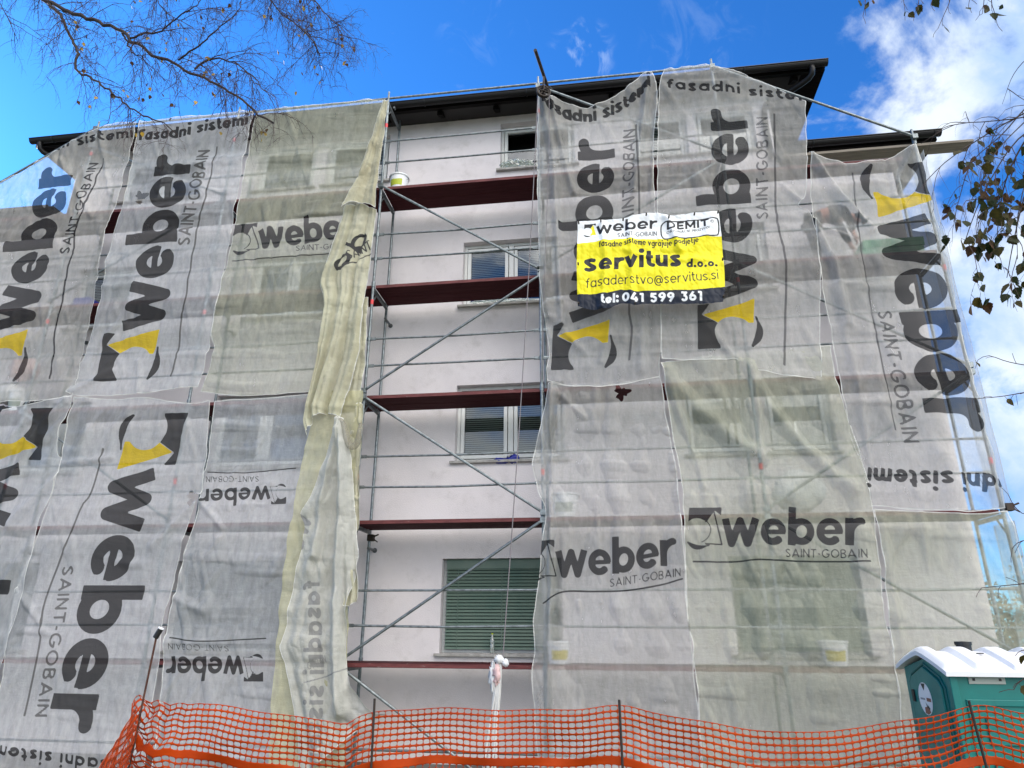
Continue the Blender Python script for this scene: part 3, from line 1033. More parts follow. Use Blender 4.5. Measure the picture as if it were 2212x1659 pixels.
# ------------------------------------------------------------------ windows
for wi, (a, b, c_, d, kind) in enumerate(WIN):
    y = WALL_Y + RV - .07
    fr = MB()
    fw = .055

    def ring(mb_, u0, u1, z0, z1, w, y0, y1):
        mb_.box(u0, u0 + w, y0, y1, z0, z1)
        mb_.box(u1 - w, u1, y0, y1, z0, z1)
        mb_.box(u0 + w, u1 - w, y0, y1, z1 - w, z1)
        mb_.box(u0 + w, u1 - w, y0, y1, z0, z0 + w)
    ring(fr, a + .002, b - .002, c_ + .002, d - .002, fw, y, y + .068)
    lights = []
    if kind.startswith('two'):
        mid = (a + b) / 2
        fr.box(mid - .045, mid + .045, y - .006, y + .06, c_ + fw, d - fw)
        lights = [(a + fw, mid - .045), (mid + .045, b - fw)]
    else:
        lights = [(a + fw, b - fw)]
    shut = kind.startswith('shutter')
    if not shut:
        for (p, q) in lights:
            ring(fr, p + .012, q - .012, c_ + fw + .012, d - fw - .03, .062, y - .018, y + .05)
    win = fr.build('window', 'pvc' if not kind == 'shutter' else 'pvc_shaded', house, bevel=.006)
    # dark room behind
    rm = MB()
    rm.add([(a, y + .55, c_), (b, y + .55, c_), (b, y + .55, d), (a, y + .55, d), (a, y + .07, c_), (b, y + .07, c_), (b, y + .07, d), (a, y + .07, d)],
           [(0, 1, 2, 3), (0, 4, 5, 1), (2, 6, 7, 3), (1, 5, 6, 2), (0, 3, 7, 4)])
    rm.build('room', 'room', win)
    if not shut:
        for (p, q) in lights:
            g = MB()
            g.add([(p + .074, y + .02, c_ + fw + .07), (q - .074, y + .02, c_ + fw + .07), (q - .074, y + .02, d - fw - .09), (p + .074, y + .02, d - fw - .09)], [(0, 1, 2, 3)])
            g.build('pane', 'glass', win)
            if 'open' not in kind:
                bl = MB()
                z0 = c_ + fw + .07
                zz = z0
                drop = z0
                while zz < d - fw - .08:
                    bl.add([(p + .08, y + .065, zz), (q - .08, y + .065, zz), (q - .08, y + .083, zz + .030), (p + .08, y + .083, zz + .030)], [(0, 1, 2, 3)])
                    zz += .037
                bl.build('blind', 'blind', win)
    else:
        sh = MB()
        zz = c_ + .05
        while zz < d - .16:
            pr_ = [(a + .06, y - .030, zz), (a + .06, y - .046, zz + .004), (a + .06, y - .020, zz + .043), (a + .06, y - .010, zz + .040)]
            sh.prism(pr_, (b - a - .12, 0, 0))
            zz += .049
        for x in (a + .25, (a + b) / 2, b - .25):
            sh.box(x - .006, x + .006, y - .049, y - .047, c_ + .05, d - .16)
        sh.build('blind', kind, win)
        bxx = MB()
        bxx.box(a + .056, b - .056, y - .05, y + .01, d - .15, d - .004)
        bxx.build('blind_box', kind, win)
    si = MB()
    e = .07
    si.box(a - e, b + e, WALL_Y - .075, WALL_Y - .003, c_ - .045, c_ - .004)
    si.box(a + .003, b - .003, WALL_Y - .003, y - .002, c_ - .045 + .043, c_ + .004)
    si.build('sill', 'sill', win, bevel=.006)

# ------------------------------------------------------------------ the scaffold
scf = thing('scaffold', 'galvanised tube scaffold with dark red board decks standing along the house', 'scaffold', (STD[3], 0, GZ))
YB = .74
tops = {k: DECK[4] + 2.02 for k in range(7)}
tops[0] = tops[6] = DECK[4] + .12
tops[4] = DECK[4] + 2.02
for k, u in enumerate(STD):
    for y in (0, YB):
        mb = MB()
        zt = tops[k] if y == 0 else (tops[k] - 1.0 if k not in (0, 6) else tops[k] - .05)
        if k == 3 and y > 0:
            zt = DECK[4] + 1.98
        mb.tube([(u, y, GZ + .06), (u, y, zt)], .0242, 12)
        mb.tube([(u, y, zt - .02), (u, y, zt + .12)], .019, 10)
        mb.box(u - .075, u + .075, y - .075, y + .075, GZ + .035, GZ + .06)
        for z in DECK:
            mb.tube([(u, y, z - .05), (u, y, z + .045)], .033, 12)
            for h in (.5, .98):
                if y == 0 and z + h < zt:
                    mb.tube([(u, y, z + h - .035), (u, y, z + h + .035)], .031, 10)
        st = mb.build('standard', 'galv', scf, smooth=False)
        if y == 0:
            for z in (3.11 + .62, 5.11 + .62 + 1, 9.11 + 1.3):
                if rng.random() < .75:
                    tp = MB()
                    tp.tube([(u, y, z), (u, y, z + .085)], .0262, 12)
                    tp.build('marker_tape', 'tape', st)
    for z in DECK + ([] if k in (0, 6) else [DECK[4] + 1.95]):
        mb = MB()
        mb.box(u - .022, u + .022, .026, YB - .026, z - .115, z - .062)
        if z == DECK[4] + 1.95:
            mb.tube([(u + .05, .2, z + .0), (u + .05, .26, z + .0)], .02, 8)
        mb.tube([(u, .20, z - .10), (u, .04, z - .30)], .014, 8)
        mb.build('transom', 'galv_dark', scf)
for k in range(6):
    u0, u1 = STD[k], STD[k + 1]
    end = k in (0, 5)
    for d in DECK:
        if end and d == DECK[4]:
            pass
        for i, (ya, yb) in enumerate(((.035, .375), (.385, .715))):
            if k == 5 and d == DECK[4] and i == 0:
                continue
            mb = MB().use('deck')
            zt, zb = d, d - .058
            mb.box(u0 + .03, u1 - .03, ya + .004, yb, zb, zt)
            mb.use('deck_edge')
            mb.box(u0 + .03, u1 - .03, ya, ya + .0035, zb + .004, zt - .001)
            mb.build('deck_board', None, scf)
        for h in (.5, .98):
            if end and d == DECK[4]:
                continue
            sag = rng.uniform(-.012, .012)
            mb = MB()
            mb.tube([(u0 + .03, .0, d + h), (u0 + .10, .0, d + h), ((u0 + u1) / 2, .0, d + h + sag - .01), (u1 - .10, .0, d + h), (u1 - .03, .0, d + h)], .0172, 10)
            for x in (u0 + .075, u1 - .075):
                mb.box(x - .045, x + .045, -.012, .012, d + h - .024, d + h + .024)
            mb.build('guard_rail', 'galv', scf, smooth=False)
    if not end:
        mb = MB()
        z = DECK[4] + 1.985
        mb.tube([(u0 + .03, .0, z), (u1 - .03, .0, z)], .0215, 10)
        mb.build('ledger', 'galv', scf)
    for z in (-.03,):
        mb = MB()
        mb.tube([(u0 + .03, .0, z + .06), (u1 - .03, .0, z + .06)], .0172, 10)
        mb.build('ledger', 'galv_dark', scf)


def brace(a, za, b, zb, y=-.052):
    mb = MB()
    mb.tube([(STD[a], y + .03, za), (STD[a] + .06 * (1 if b > a else -1), y, za + .06 * (zb - za) / 3), (STD[b] - .06 * (1 if b > a else -1), y, zb - .06 * (zb - za) / 3), (STD[b], y + .03, zb)], .0212, 10)
    for q, z in ((a, za), (b, zb)):
        mb.box(STD[q] - .04, STD[q] + .04, y - .024, y + .045, z - .04, z + .04)
    mb.build('brace', 'galv', scf)


D = DECK
brace(3, D[4] - .02, 4, D[3] + .06)
brace(4, D[3] - .05, 3, D[2] + .06)
brace(3, D[2] - .04, 4, D[1] + .06)
brace(4, D[1] - .05, 3, D[0] + .05)
brace(3, D[0] - .06, 4, GZ + .15)
brace(4, D[4] + 1.88, 5, D[4] + .06)
brace(5, D[4] - .05, 4, D[3] + .08)
brace(5, D[4] + 1.93, 6, D[4] + .06)
brace(5, D[3] - .05, 6, D[2] + .05)
brace(6, D[2] - .05, 5, D[1] + .05)
brace(5, D[1] - .05, 6, D[0] + .05)
brace(1, D[4] + 1.93, 0, D[4] + .06)
brace(1, D[4] + 1.5, 2, D[4] + .06)
brace(2, D[4] - .05, 1, D[3] + .06)
brace(1, D[2] - .05, 2, D[1] + .06)
for k in range(1, 6):
    for z in (DECK[1] - .35, DECK[3] - .35):
        mb = MB()
        u = STD[k] + .03
        mb.tube([(u, YB - .12, z), (u, WALL_Y - .004, z)], .0215, 10)
        mb.tube([(u, WALL_Y - .012, z), (u, WALL_Y - .003, z)], .04, 12)
        mb.build('wall_tie', 'galv_dark', scf)
# black clamps at the deck corners
for u, y, z in ((STD[3] + .04, YB - .05, D[1] - .18), (STD[6] + .07, -.02, D[1] + .02)):
    mb = MB()
    mb.box(u - .05, u + .05, y - .05, y + .05, z - .05, z + .05)
    mb.tube([(u, y, z), (u + .13, y - .02, z + .05)], .013, 8)
    mb.tube([(u + .02, y, z), (u + .12, y - .02, z - .07)], .010, 8)
    mb.build('clamp', 'dark_steel', scf, bevel=.012)

a, b = P(1838, 366, .30), P(2080, 313, .30)
mb = MB()
mb.box(3.2, b[0] + .03, .05, .31, DECK[4] - .05, DECK[4] - .002)
tag(mb.build('wooden_plank', 'plank_wood', bevel=.004), 'long weathered grey plank poking out past the right end of the top deck', 'plank')

# ------------------------------------------------------------------ hoist arm, pulley, rope
hz = DECK[4] + 1.80
ha = thing('rope_hoist', 'dark steel tube hoist arm with a pulley wheel at the top of the scaffold', 'hoist', (STD[4], 0, hz))
p0, p1 = P(1187, 200, .10), P(1156, 108, -.95)
mb = MB()
mb.tube([p0, p1], .030, 12)
mb.build('arm', 'dark_steel', ha, smooth=False)
pc = P(1174, 198, -.42)
wheel = MB()
ax = Vector((.32, -.95, .05)).normalized()
e1 = ax.orthogonal().normalized()
e2 = ax.cross(e1)
pcv = Vector(pc)


def wheel_ring(rad, off, rr):
    return [pcv + ax * off + (e1 * math.cos(q) + e2 * math.sin(q)) * rad for q in np.linspace(0, 2 * PI, 29)]


for off in (-.018, .018):
    wheel.tube(wheel_ring(.118, off, 0), .014, 8, caps=False)
wheel.tube(wheel_ring(.100, 0, 0), .018, 8, caps=False)
for q in np.linspace(0, 2 * PI, 6)[:-1]:
    d = e1 * math.cos(q) + e2 * math.sin(q)
    wheel.tube([pcv, pcv + d * .10], [.020, .014], 8)
wheel.tube([pcv - ax * .05, pcv + ax * .05], .026, 10)
pu = wheel.build('pulley', 'dark_steel', ha, smooth=False)
hk = MB()
top = Vector(p0).lerp(Vector(p1), .42)
hk.tube([pcv - ax * .045, pcv - ax * .045 + Vector((0, 0, .17)), top], .012, 8)
hk.tube([pcv + ax * .045, pcv + ax * .045 + Vector((0, 0, .17)), top], .012, 8)
hk.tube([pcv + ax * .05, pcv + ax * .06 + Vector((.10, 0, .03)), pcv + ax * .06 + Vector((.14, 0, -.03))], .012, 8)
hk.build('hook', 'dark_steel', ha)

rl = P(1086, 1424, -.35)
mb = MB()
rp0 = pcv + Vector((-.10, 0, -.06))
mb.tube([rp0 + (Vector(rl) - rp0) * s_ + Vector((.035 * math.sin(s_ * PI), 0, 0)) for s_ in np.linspace(0, 1, 16)], .0075, 8)
rp1 = pcv + Vector((.10, 0, -.08))
mb.tube([rp1, rp1 + Vector((-.02, 0, -1.2)), (STD[4] - .01, -.04, 5.2)], .006, 6)
tag(mb.build('hoist_rope', 'rope'), 'thin grey hoist rope running from the pulley down the open bay', 'rope')
# white strap bundle with the film knotted on it
kn = Vector(P(1080, 1428, -.37))
ft = Vector(P(1058, 1668, -.37))
sb = thing('hoist_strap', 'white strap bundle with a pink and white film knot hanging from the hoist rope', 'strap', tuple(ft))
mb = MB()
for i in range(12):
    o_ = Vector((rng.uniform(-.055, .045), rng.uniform(-.02, .02), 0))
    pts = [kn.lerp(ft, s_) + o_ * (.25 + 1.2 * s_) + Vector((.02 * math.sin(3 * s_ + i), 0, 0)) for s_ in np.linspace(0, 1.05, 10)]
    mb.tube(pts, .018 if i < 7 else .009, 6)
mb.build('strap', 'strap', sb, smooth=True)


def blob(mb_, c0, rx, ry, rz, seed, nlat=12, nlon=18, rough=.3):
    vs = []
    for i in range(nlat + 1):
        th = PI * i / nlat
        for j in range(nlon):
            ph = 2 * PI * j / nlon
            d = Vector((math.sin(th) * math.cos(ph), math.sin(th) * math.sin(ph), math.cos(th)))
            from mathutils import noise as mn
            k = 1 + rough * mn.noise(d * 2.3 + Vector((seed, 0, 0))) + rough * .6 * mn.noise(d * 6 + Vector((0, seed, 0)))
            vs.append((c0[0] + d.x * rx * k, c0[1] + d.y * ry * k, c0[2] + d.z * rz * k))
    fs = [(i * nlon + j, i * nlon + (j + 1) % nlon, (i + 1) * nlon + (j + 1) % nlon, (i + 1) * nlon + j) for i in range(nlat) for j in range(nlon)]
    mb_.add(vs, fs)


mb = MB().use('white_bag')
blob(mb, kn + Vector((-.01, -.02, .02)), .06, .05, .055, 3)
blob(mb, kn + Vector((.075, -.02, -.02)), .045, .04, .05, 5)
blob(mb, kn + Vector((-.085, 0, -.20)), .05, .03, .17, 8, rough=.9)
mb.use('pink_bag')
blob(mb, kn + Vector((-.035, -.03, -.14)), .042, .03, .10, 11, rough=.8)
blob(mb, kn + Vector((-.04, -.02, -.24)), .035, .02, .06, 12, rough=.9)
mb.build('film_knot', None, sb, smooth=True)
# ------------------------------------------------------------------ the printed nets
NL = 'net'


def big_word(pr, p0, p1, up, y0, sg0=None, sg1=None, sgup=None, logo=True, head=None, ul=None, word='weber', sg='faint'):
    o, e1, e2 = pr.text('ink', word, p0, p1, up, y0, r=.145, sp=.10)
    if logo:
        pr.logo(o - e1 / np.linalg.norm(e1) * np.linalg.norm(e2) * .02, e1, e2)
    if sg0:
        pr.text(sg, 'SAINT-GOBAIN', sg0, sg1, sgup, y0, r=.12, sp=.20, caps=True)
    if ul:
        pr.line_px(sg, ul, .018, y0)


# far left, upper row
y = -.12
pr = Print()
pr.text('ink', 'fasadni sistemi', (20, 375), (290, 297), (1, -16), y, r=.15, bend=[(20, 372), (118, 327), (200, 308), (288, 297)])
big_word(pr, (66, 712), (166, 362), (-82, 4), y, (149, 548), (211, 350), (-20, 1), sg='ink',
         ul=[(225, 343), (169, 484), (160, 536), (146, 585), (132, 655), (121, 711), (118, 761), (105, 818)])
sheet('scaffold_net', 'grey net with slanting top edge and sky showing through, far left of the upper row', NL,
      [(-120, 455), (0, 393), (110, 333), (220, 273), (297, 262)], [(297, 262), (262, 400), (225, 520), (195, 690), (158, 854)],
      [(-180, 890), (-80, 880), (0, 868), (60, 866), (120, 862), (158, 854)], [(-120, 455), (-150, 660), (-180, 890)], y, 'net_grey', pr, seed=11,
      ridges=[([(215, 285), (240, 420)], .05, .05), ([(130, 345), (200, 470)], .04, .06)])
# second, upper row
pr = Print()
pr.text('ink', 'fasadni sistemi', (300, 304), (534, 274), (2, -18), y, r=.155, bend=[(299, 303), (387, 300), (430, 288), (536, 272)])
big_word(pr, (346, 709), (417, 336), (-84, 4), y, (409, 528), (453, 323), (-27, 1), ul=[(469, 316), (418, 536), (383, 761), (367, 813)])
sheet('scaffold_net', 'grey net with small round hole torn beside its upright black lettering', NL,
      [(304, 260), (420, 251), (546, 240)], [(550, 240), (540, 290), (512, 420), (497, 520), (480, 600), (465, 680), (450, 760), (430, 838)],
      [(142, 846), (162, 853), (240, 854), (302, 851), (370, 842), (430, 838)], [(302, 262), (275, 390), (235, 540), (205, 690), (180, 770), (142, 846)],
      y, 'net_white', pr, seed=23, tears=[(304, 425, .115)], ridges=[([(150, 848), (240, 800)], .05, .06), ([(300, 850), (300, 780)], .05, .05)])
# third, upper row
pr = Print()
o, e1, e2 = pr.text('ink', 'weber', (559, 538), (766, 512), (0, -41), y, r=.135, sp=.10)
pr.logo(o, e1, e2, 'line')
pr.text('ink', 'SAINT-GOBAIN', (638, 541.5), (768, 535), (0, -12.5), y, r=.10, sp=.2, caps=True)
pr.line_px('ink', [(499, 562), (560, 559), (640, 552), (740, 545)], .011, y)
sheet('scaffold_net', 'pale greenish net hung over two top floor windows, left of the open bay', NL,
      [(556, 241), (700, 226), (832, 213)], [(828, 220), (805, 330), (775, 440), (740, 560), (724, 700), (694, 846)],
      [(432, 846), (520, 853), (620, 848), (694, 842)], [(556, 240), (540, 300), (518, 420), (505, 500), (490, 560), (470, 640), (456, 710), (460, 760), (432, 846)],
      y, 'net_green', pr, seed=31, res=.012)
# lower row, far left
y2 = -.09
pr = Print()
big_word(pr, (-41, 1003), (-192, 1554), (88, -1), -.15)
sheet('scaffold_net', 'white net with a half seen yellow kite, at the far left of the lower row', NL,
      [(-120, 902), (0, 881), (40, 872), (70, 865), (110, 855), (152, 848)],
      [(157, 862), (145, 905), (130, 930), (124, 985), (131, 1000), (105, 1080), (80, 1130), (70, 1190), (58, 1230), (45, 1290), (36, 1320), (2, 1440), (-40, 1560)],
      [(-260, 1560), (-150, 1565), (-40, 1560)], [(-120, 902), (-190, 1220), (-260, 1560)], -.15, 'net_white', pr, seed=43,
      ridges=[([(140, 860), (60, 960), (10, 1080)], .06, .07), ([(120, 1030), (20, 1130)], .05, .07), ([(60, 1180), (-20, 1300)], .04, .06)])
# lower row, second
pr = Print()
big_word(pr, (249, 1015), (98, 1568), (90, -2), y2, (135, 1223), (75, 1549), (26, -1),
         ul=[(225, 968), (197, 1063), (176, 1094), (141, 1182), (95, 1305), (86, 1385), (65, 1490), (52, 1548)])
pr.text('ink', 'fasadni sistemi', (281, 1646), (-22, 1606), (-1, 22), y2, r=.15)
sheet('scaffold_net', 'white net with black lettering reading downwards below a whole yellow kite, lower left', NL,
      [(160, 858), (240, 862), (317, 858), (380, 868), (420, 870), (452, 862)],
      [(455, 864), (450, 960), (440, 1050), (430, 1078), (404, 1146), (387, 1220), (378, 1252), (365, 1300), (351, 1357), (346, 1427), (330, 1515), (305, 1720)],
      [(-30, 1720), (140, 1722), (305, 1720)],
      [(160, 858), (151, 900), (131, 995), (112, 1062), (98, 1106), (73, 1179), (61, 1213), (40, 1266), (34, 1276), (25, 1339), (16, 1379), (0, 1500), (-30, 1720)],
      y2, 'net_white', pr, seed=57, tears=[(418, 1076, .10)],
      ridges=[([(132, 1003), (240, 990)], .05, .06), ([(38, 1274), (95, 1360)], .05, .06), ([(430, 1078), (330, 1180)], .04, .06)])
# lower row, third: two words upside down
pr = Print()
for (w0, w1, wu, s0, s1, su, ul) in (
        ((584, 1050), (435, 1056), (0, 28), (559, 1028), (445, 1029), (0, 13), [(448, 1020), (527, 1021.5), (640, 1011)]),
        ((526, 1418), (362, 1417), (0, 38), (495, 1394), (367, 1389), (0, 14), [(368, 1377), (439, 1385), (576, 1379)])):
    o, e1, e2 = pr.text('ink', 'weber', w0, w1, wu, y2, r=.135, sp=.10)
    pr.logo(o, e1, e2, 'line')
    pr.text('ink', 'SAINT-GOBAIN', s0, s1, su, y2, r=.10, sp=.2, caps=True)
    pr.line_px('ink', ul, .010, y2)
sheet('scaffold_net', 'bluish white net with two small upside down words, left of the bundled cloth', NL,
      [(463, 864), (560, 858), (672, 851), (720, 848)], [(720, 850), (700, 1130), (672, 1400), (660, 1720)],
      [(322, 1720), (480, 1722), (660, 1720)],
      [(463, 866), (455, 940), (445, 1010), (437, 1030), (430, 1090), (420, 1130), (400, 1190), (386, 1255), (377, 1290), (362, 1350), (352, 1440), (346, 1530), (322, 1720)],
      y2, 'net_white', pr, seed=61, res=.012, ridges=[([(432, 1080), (480, 1140)], .05, .05), ([(378, 1290), (440, 1320)], .05, .06)])
# yellow strip
sheet('scaffold_net', 'narrow yellow tinted net strip hanging behind the bunched white cloth', NL,
      [(694, 838), (740, 842), (784, 838)], [(783, 845), (776, 950), (765, 1100), (752, 1350), (745, 1720)],
      [(578, 1720), (660, 1722), (745, 1720)], [(690, 845), (650, 1000), (630, 1110), (615, 1220), (602, 1340), (588, 1500), (578, 1720)],
      -.20, 'net_yellow', None, seed=71, hem=False)

# right of the open bay, upper row
y = -.14
pr = Print()
pr.text('ink', 'fasadni sistemi', (1174, 226), (1404, 190), (0, -19), y, r=.155,
        bend=[(1172, 226), (1190, 241), (1228, 257), (1270, 262), (1306, 252), (1355, 229), (1404, 189)])
big_word(pr, (1320, 690), (1329, 298), (-88, 5), y, (1369, 500), (1372, 276), (-27, 2),
         ul=[(1374, 266), (1381, 463), (1370, 560), (1359, 664), (1365, 708), (1359, 778)])
sheet('scaffold_net', 'grey net with a deeply sagging top edge hung below the pulley wheel', NL,
      [(1162, 204), (1190, 206), (1228, 225), (1263, 230), (1299, 221), (1341, 197), (1372, 172), (1387, 156), (1408, 153)],
      [(1410, 153), (1421, 200), (1414, 300), (1413, 400), (1424, 560), (1428, 650), (1428, 730), (1424, 812)],
      [(1180, 820), (1240, 833), (1330, 831), (1380, 822), (1424, 812)],
      [(1162, 204), (1160, 330), (1162, 480), (1166, 606), (1178, 704), (1185, 760), (1181, 800), (1180, 820)], y, 'net_grey', pr, seed=83, vf=.035,
      ridges=[([(1172, 215), (1195, 330), (1205, 520), (1215, 700)], .13, .06), ([(1190, 215), (1215, 330), (1240, 420)], .09, .05), ([(1400, 165), (1385, 300), (1370, 420)], .13, .06), ([(1420, 200), (1412, 330), (1405, 430)], .08, .04),
              ([(1330, 668), (1300, 780)], .05, .06), ([(1390, 668), (1385, 800)], .05, .06), ([(1195, 690), (1260, 760)], .05, .06)])
pr = Print()
pr.text('ink', 'fasadni sistemi', (1440, 192), (1772, 213), (0, -16), y, r=.155, bend=[(1440, 194), (1501, 199), (1573, 202), (1668, 210), (1772, 222)])
big_word(pr, (1632, 646), (1614, 236), (-89, 5), y, (1659, 475), (1659, 251), (-27, 2),
         ul=[(1673, 243), (1677, 457), (1696, 548), (1698, 627), (1695, 789)])
sheet('scaffold_net', 'grey net with slanting upper right edge under the black roof corner', NL,
      [(1433, 152), (1480, 148), (1537, 143), (1600, 158), (1638, 170), (1690, 191), (1740, 213)],
      [(1740, 220), (1745, 328), (1743, 354), (1742, 420), (1728, 444), (1755, 470), (1772, 560), (1774, 700), (1778, 818)],
      [(1430, 776), (1520, 779), (1600, 778), (1640, 798), (1716, 813), (1778, 818)],
      [(1433, 152), (1423, 200), (1421, 300), (1419, 420), (1426, 560), (1428, 700), (1430, 776)], y, 'net_grey', pr, seed=97,
      ridges=[([(1740, 440), (1690, 400)], .05, .05), ([(1700, 470), (1600, 620)], .03, .08), ([(1585, 770), (1520, 700)], .05, .06)])
# right, lower row
pr = Print()
o, e1, e2 = pr.text('ink', 'weber', (1200, 1246), (1457, 1218), (1, -56), y2, r=.135, sp=.10, bend=[(1200, 1246), (1330, 1240), (1457, 1219)])
pr.logo(o, e1, e2, 'line')
pr.text('ink', 'SAINT-GOBAIN', (1317, 1269), (1470, 1245), (0, -18.5), y2, r=.10, sp=.2, caps=True)
pr.line_px('ink', [(1172, 1304), (1214, 1279), (1281, 1278), (1350, 1276), (1425, 1264), (1475, 1250)], .012, y2)
sheet('scaffold_net', 'grey lower net with one level black word, beside the open bay', NL,
      [(1186, 826), (1249, 833), (1317, 829), (1370, 822), (1426, 812)],
      [(1428, 812), (1440, 900), (1452, 960), (1462, 1020), (1470, 1100), (1478, 1200), (1482, 1290), (1490, 1350), (1500, 1450), (1510, 1560), (1516, 1720)],
      [(1166, 1720), (1340, 1722), (1516, 1720)],
      [(1184, 826), (1172, 900), (1152, 985), (1150, 1010), (1162, 1060), (1178, 1100), (1172, 1160), (1163, 1240), (1154, 1310), (1150, 1340), (1154, 1400), (1149, 1440), (1153, 1520), (1160, 1600), (1166, 1720)],
      y2, 'net_grey', pr, seed=103, res=.012, vf=.085, tears=[(1343, 848, .10)],
      ridges=[([(1190, 835), (1192, 1000), (1192, 1150), (1185, 1400), (1190, 1650)], .09, .05), ([(1200, 845), (1260, 900)], .05, .05),
              ([(1290, 1080), (1300, 1300)], .04, .05), ([(1250, 1300), (1260, 1650)], .05, .06)])
pr = Print()
o, e1, e2 = pr.text('ink', 'weber', (1558, 1178), (1862, 1178), (3, -58), y2, r=.135, sp=.10)
pr.logo(o, e1, e2, 'line')
pr.text('ink', 'SAINT-GOBAIN', (1696, 1204), (1870, 1206), (0, -19), y2, r=.10, sp=.2, caps=True)
pr.line_px('ink', [(1496, 1213), (1580, 1214), (1645, 1209), (1740, 1213), (1877, 1213)], .012, y2)
sheet('scaffold_net', 'wide greenish lower net with diagonal folds and one level black word', NL,
      [(1430, 782), (1520, 770), (1610, 760), (1700, 752), (1795, 744)],
      [(1795, 746), (1803, 806), (1818, 863), (1846, 943), (1863, 993), (1884, 1078), (1902, 1223), (1912, 1322), (1934, 1427), (1944, 1515), (1955, 1585), (1962, 1659), (1967, 1720)],
      [(1512, 1720), (1740, 1722), (1967, 1720)],
      [(1426, 785), (1440, 870), (1454, 960), (1467, 1010), (1476, 1100), (1480, 1200), (1486, 1320), (1497, 1400), (1508, 1500), (1515, 1600), (1518, 1720)],
      y2, 'net_green', pr, seed=117, res=.012, vf=.075,
      ridges=[([(1435, 800), (1500, 880), (1590, 955), (1640, 985)], .16, .13), ([(1620, 790), (1660, 880), (1740, 970), (1830, 1050)], .13, .10),
              ([(1620, 800), (1640, 900), (1645, 1000)], .07, .05), ([(1440, 820), (1480, 930), (1520, 1050)], .06, .06)])
# right end, upper
pr = Print()
big_word(pr, (1893, 470), (2003, 922), (110, -7), -.12, (1895, 671), (1955, 956), (32, -2))
pr.text('ink', 'fasadni sistemi', (2278, 1029), (1877, 1008), (0, 30), -.12, r=.15)
pr.line_px('faint', [(1842, 372), (1848, 420), (1852, 480), (1868, 580), (1890, 700), (1915, 820), (1935, 930)], .014, -.12)
sheet('scaffold_net', 'grey net with drooping top edge and downward lettering at the right end of the scaffold', NL,
      [(1747, 328), (1793, 342), (1856, 352), (1916, 341), (1962, 317), (1979, 309)],
      [(1980, 310), (2030, 510), (2076, 700), (2107, 820), (2150, 1000), (2172, 1098)],
      [(1884, 1092), (1955, 1098), (2040, 1104), (2110, 1104), (2172, 1098)],
      [(1747, 330), (1752, 430), (1757, 480), (1770, 560), (1775, 620), (1790, 690), (1805, 770), (1820, 850), (1830, 900), (1845, 960), (1865, 1010), (1884, 1092)],
      -.12, 'net_grey', pr, seed=131, vf=.06,
      ridges=[([(1752, 340), (1800, 410), (1880, 500)], .15, .06), ([(1757, 480), (1800, 570), (1830, 700)], .13, .06), ([(1757, 480), (1840, 520)], .05, .04),
              ([(1970, 320), (1930, 420)], .05, .05), ([(1800, 620), (1850, 820), (1880, 1000)], .05, .05)])
# right end, lower
sheet('scaffold_net', 'plain greenish net without lettering hanging behind the portable toilet', NL,
      [(1886, 1098), (1990, 1105), (2100, 1108), (2174, 1104)], [(2175, 1105), (2230, 1330), (2270, 1500), (2318, 1720)],
      [(1960, 1720), (2140, 1722), (2318, 1720)], [(1886, 1098), (1900, 1180), (1912, 1290), (1925, 1400), (1940, 1500), (1960, 1720)],
      y2, 'net_green', None, seed=149, vf=.06, ridges=[([(1905, 1120), (1930, 1300), (1950, 1420)], .06, .06), ([(1990, 1110), (2010, 1300), (2030, 1450)], .04, .05)])


# the cloth at the scaffold's end face
def end_net(z0, z1, y0, y1, material, label, seed):
    nu, nv = int((y1 - y0) / .025), int((z1 - z0) / .03)
    Y, Z = np.meshgrid(np.linspace(y0, y1, nu), np.linspace(z1, z0, nv))
    x = STD[6] + .045 + .05 * fnoise(Y * 3, Z * .8, seed) + .03 * fnoise(Y * 7, Z * 1.3, seed + 2)
    Y = Y + .05 * (vnoise(Z * 1.6, Z * 0, seed + 4) - .5) * (Y - y0) / (y1 - y0)
    V = np.stack([x, Y, Z], -1).reshape(-1, 3)
    o = grid_mesh('scaffold_net', V - np.array([STD[6], 0, z0]), nu, nv,
                  {'ink': np.ones(nu * nv), 'gold': np.ones(nu * nv), 'faint': np.ones(nu * nv), 'hem': np.minimum(Y - y0, y1 - Y), 'tear': np.ones(nu * nv)}, material)
    o.location = (STD[6], 0, z0)
    tag(o, label, NL, 'printed scaffold nets on the house')


end_net(3.15, 8.9, -.06, .42, 'net_white', 'narrow see-through net on the end face of the scaffold, upper half', 201)
end_net(-.6, 2.95, -.06, .48, 'net_green', 'narrow see-through net on the end face of the scaffold, lower half', 207)

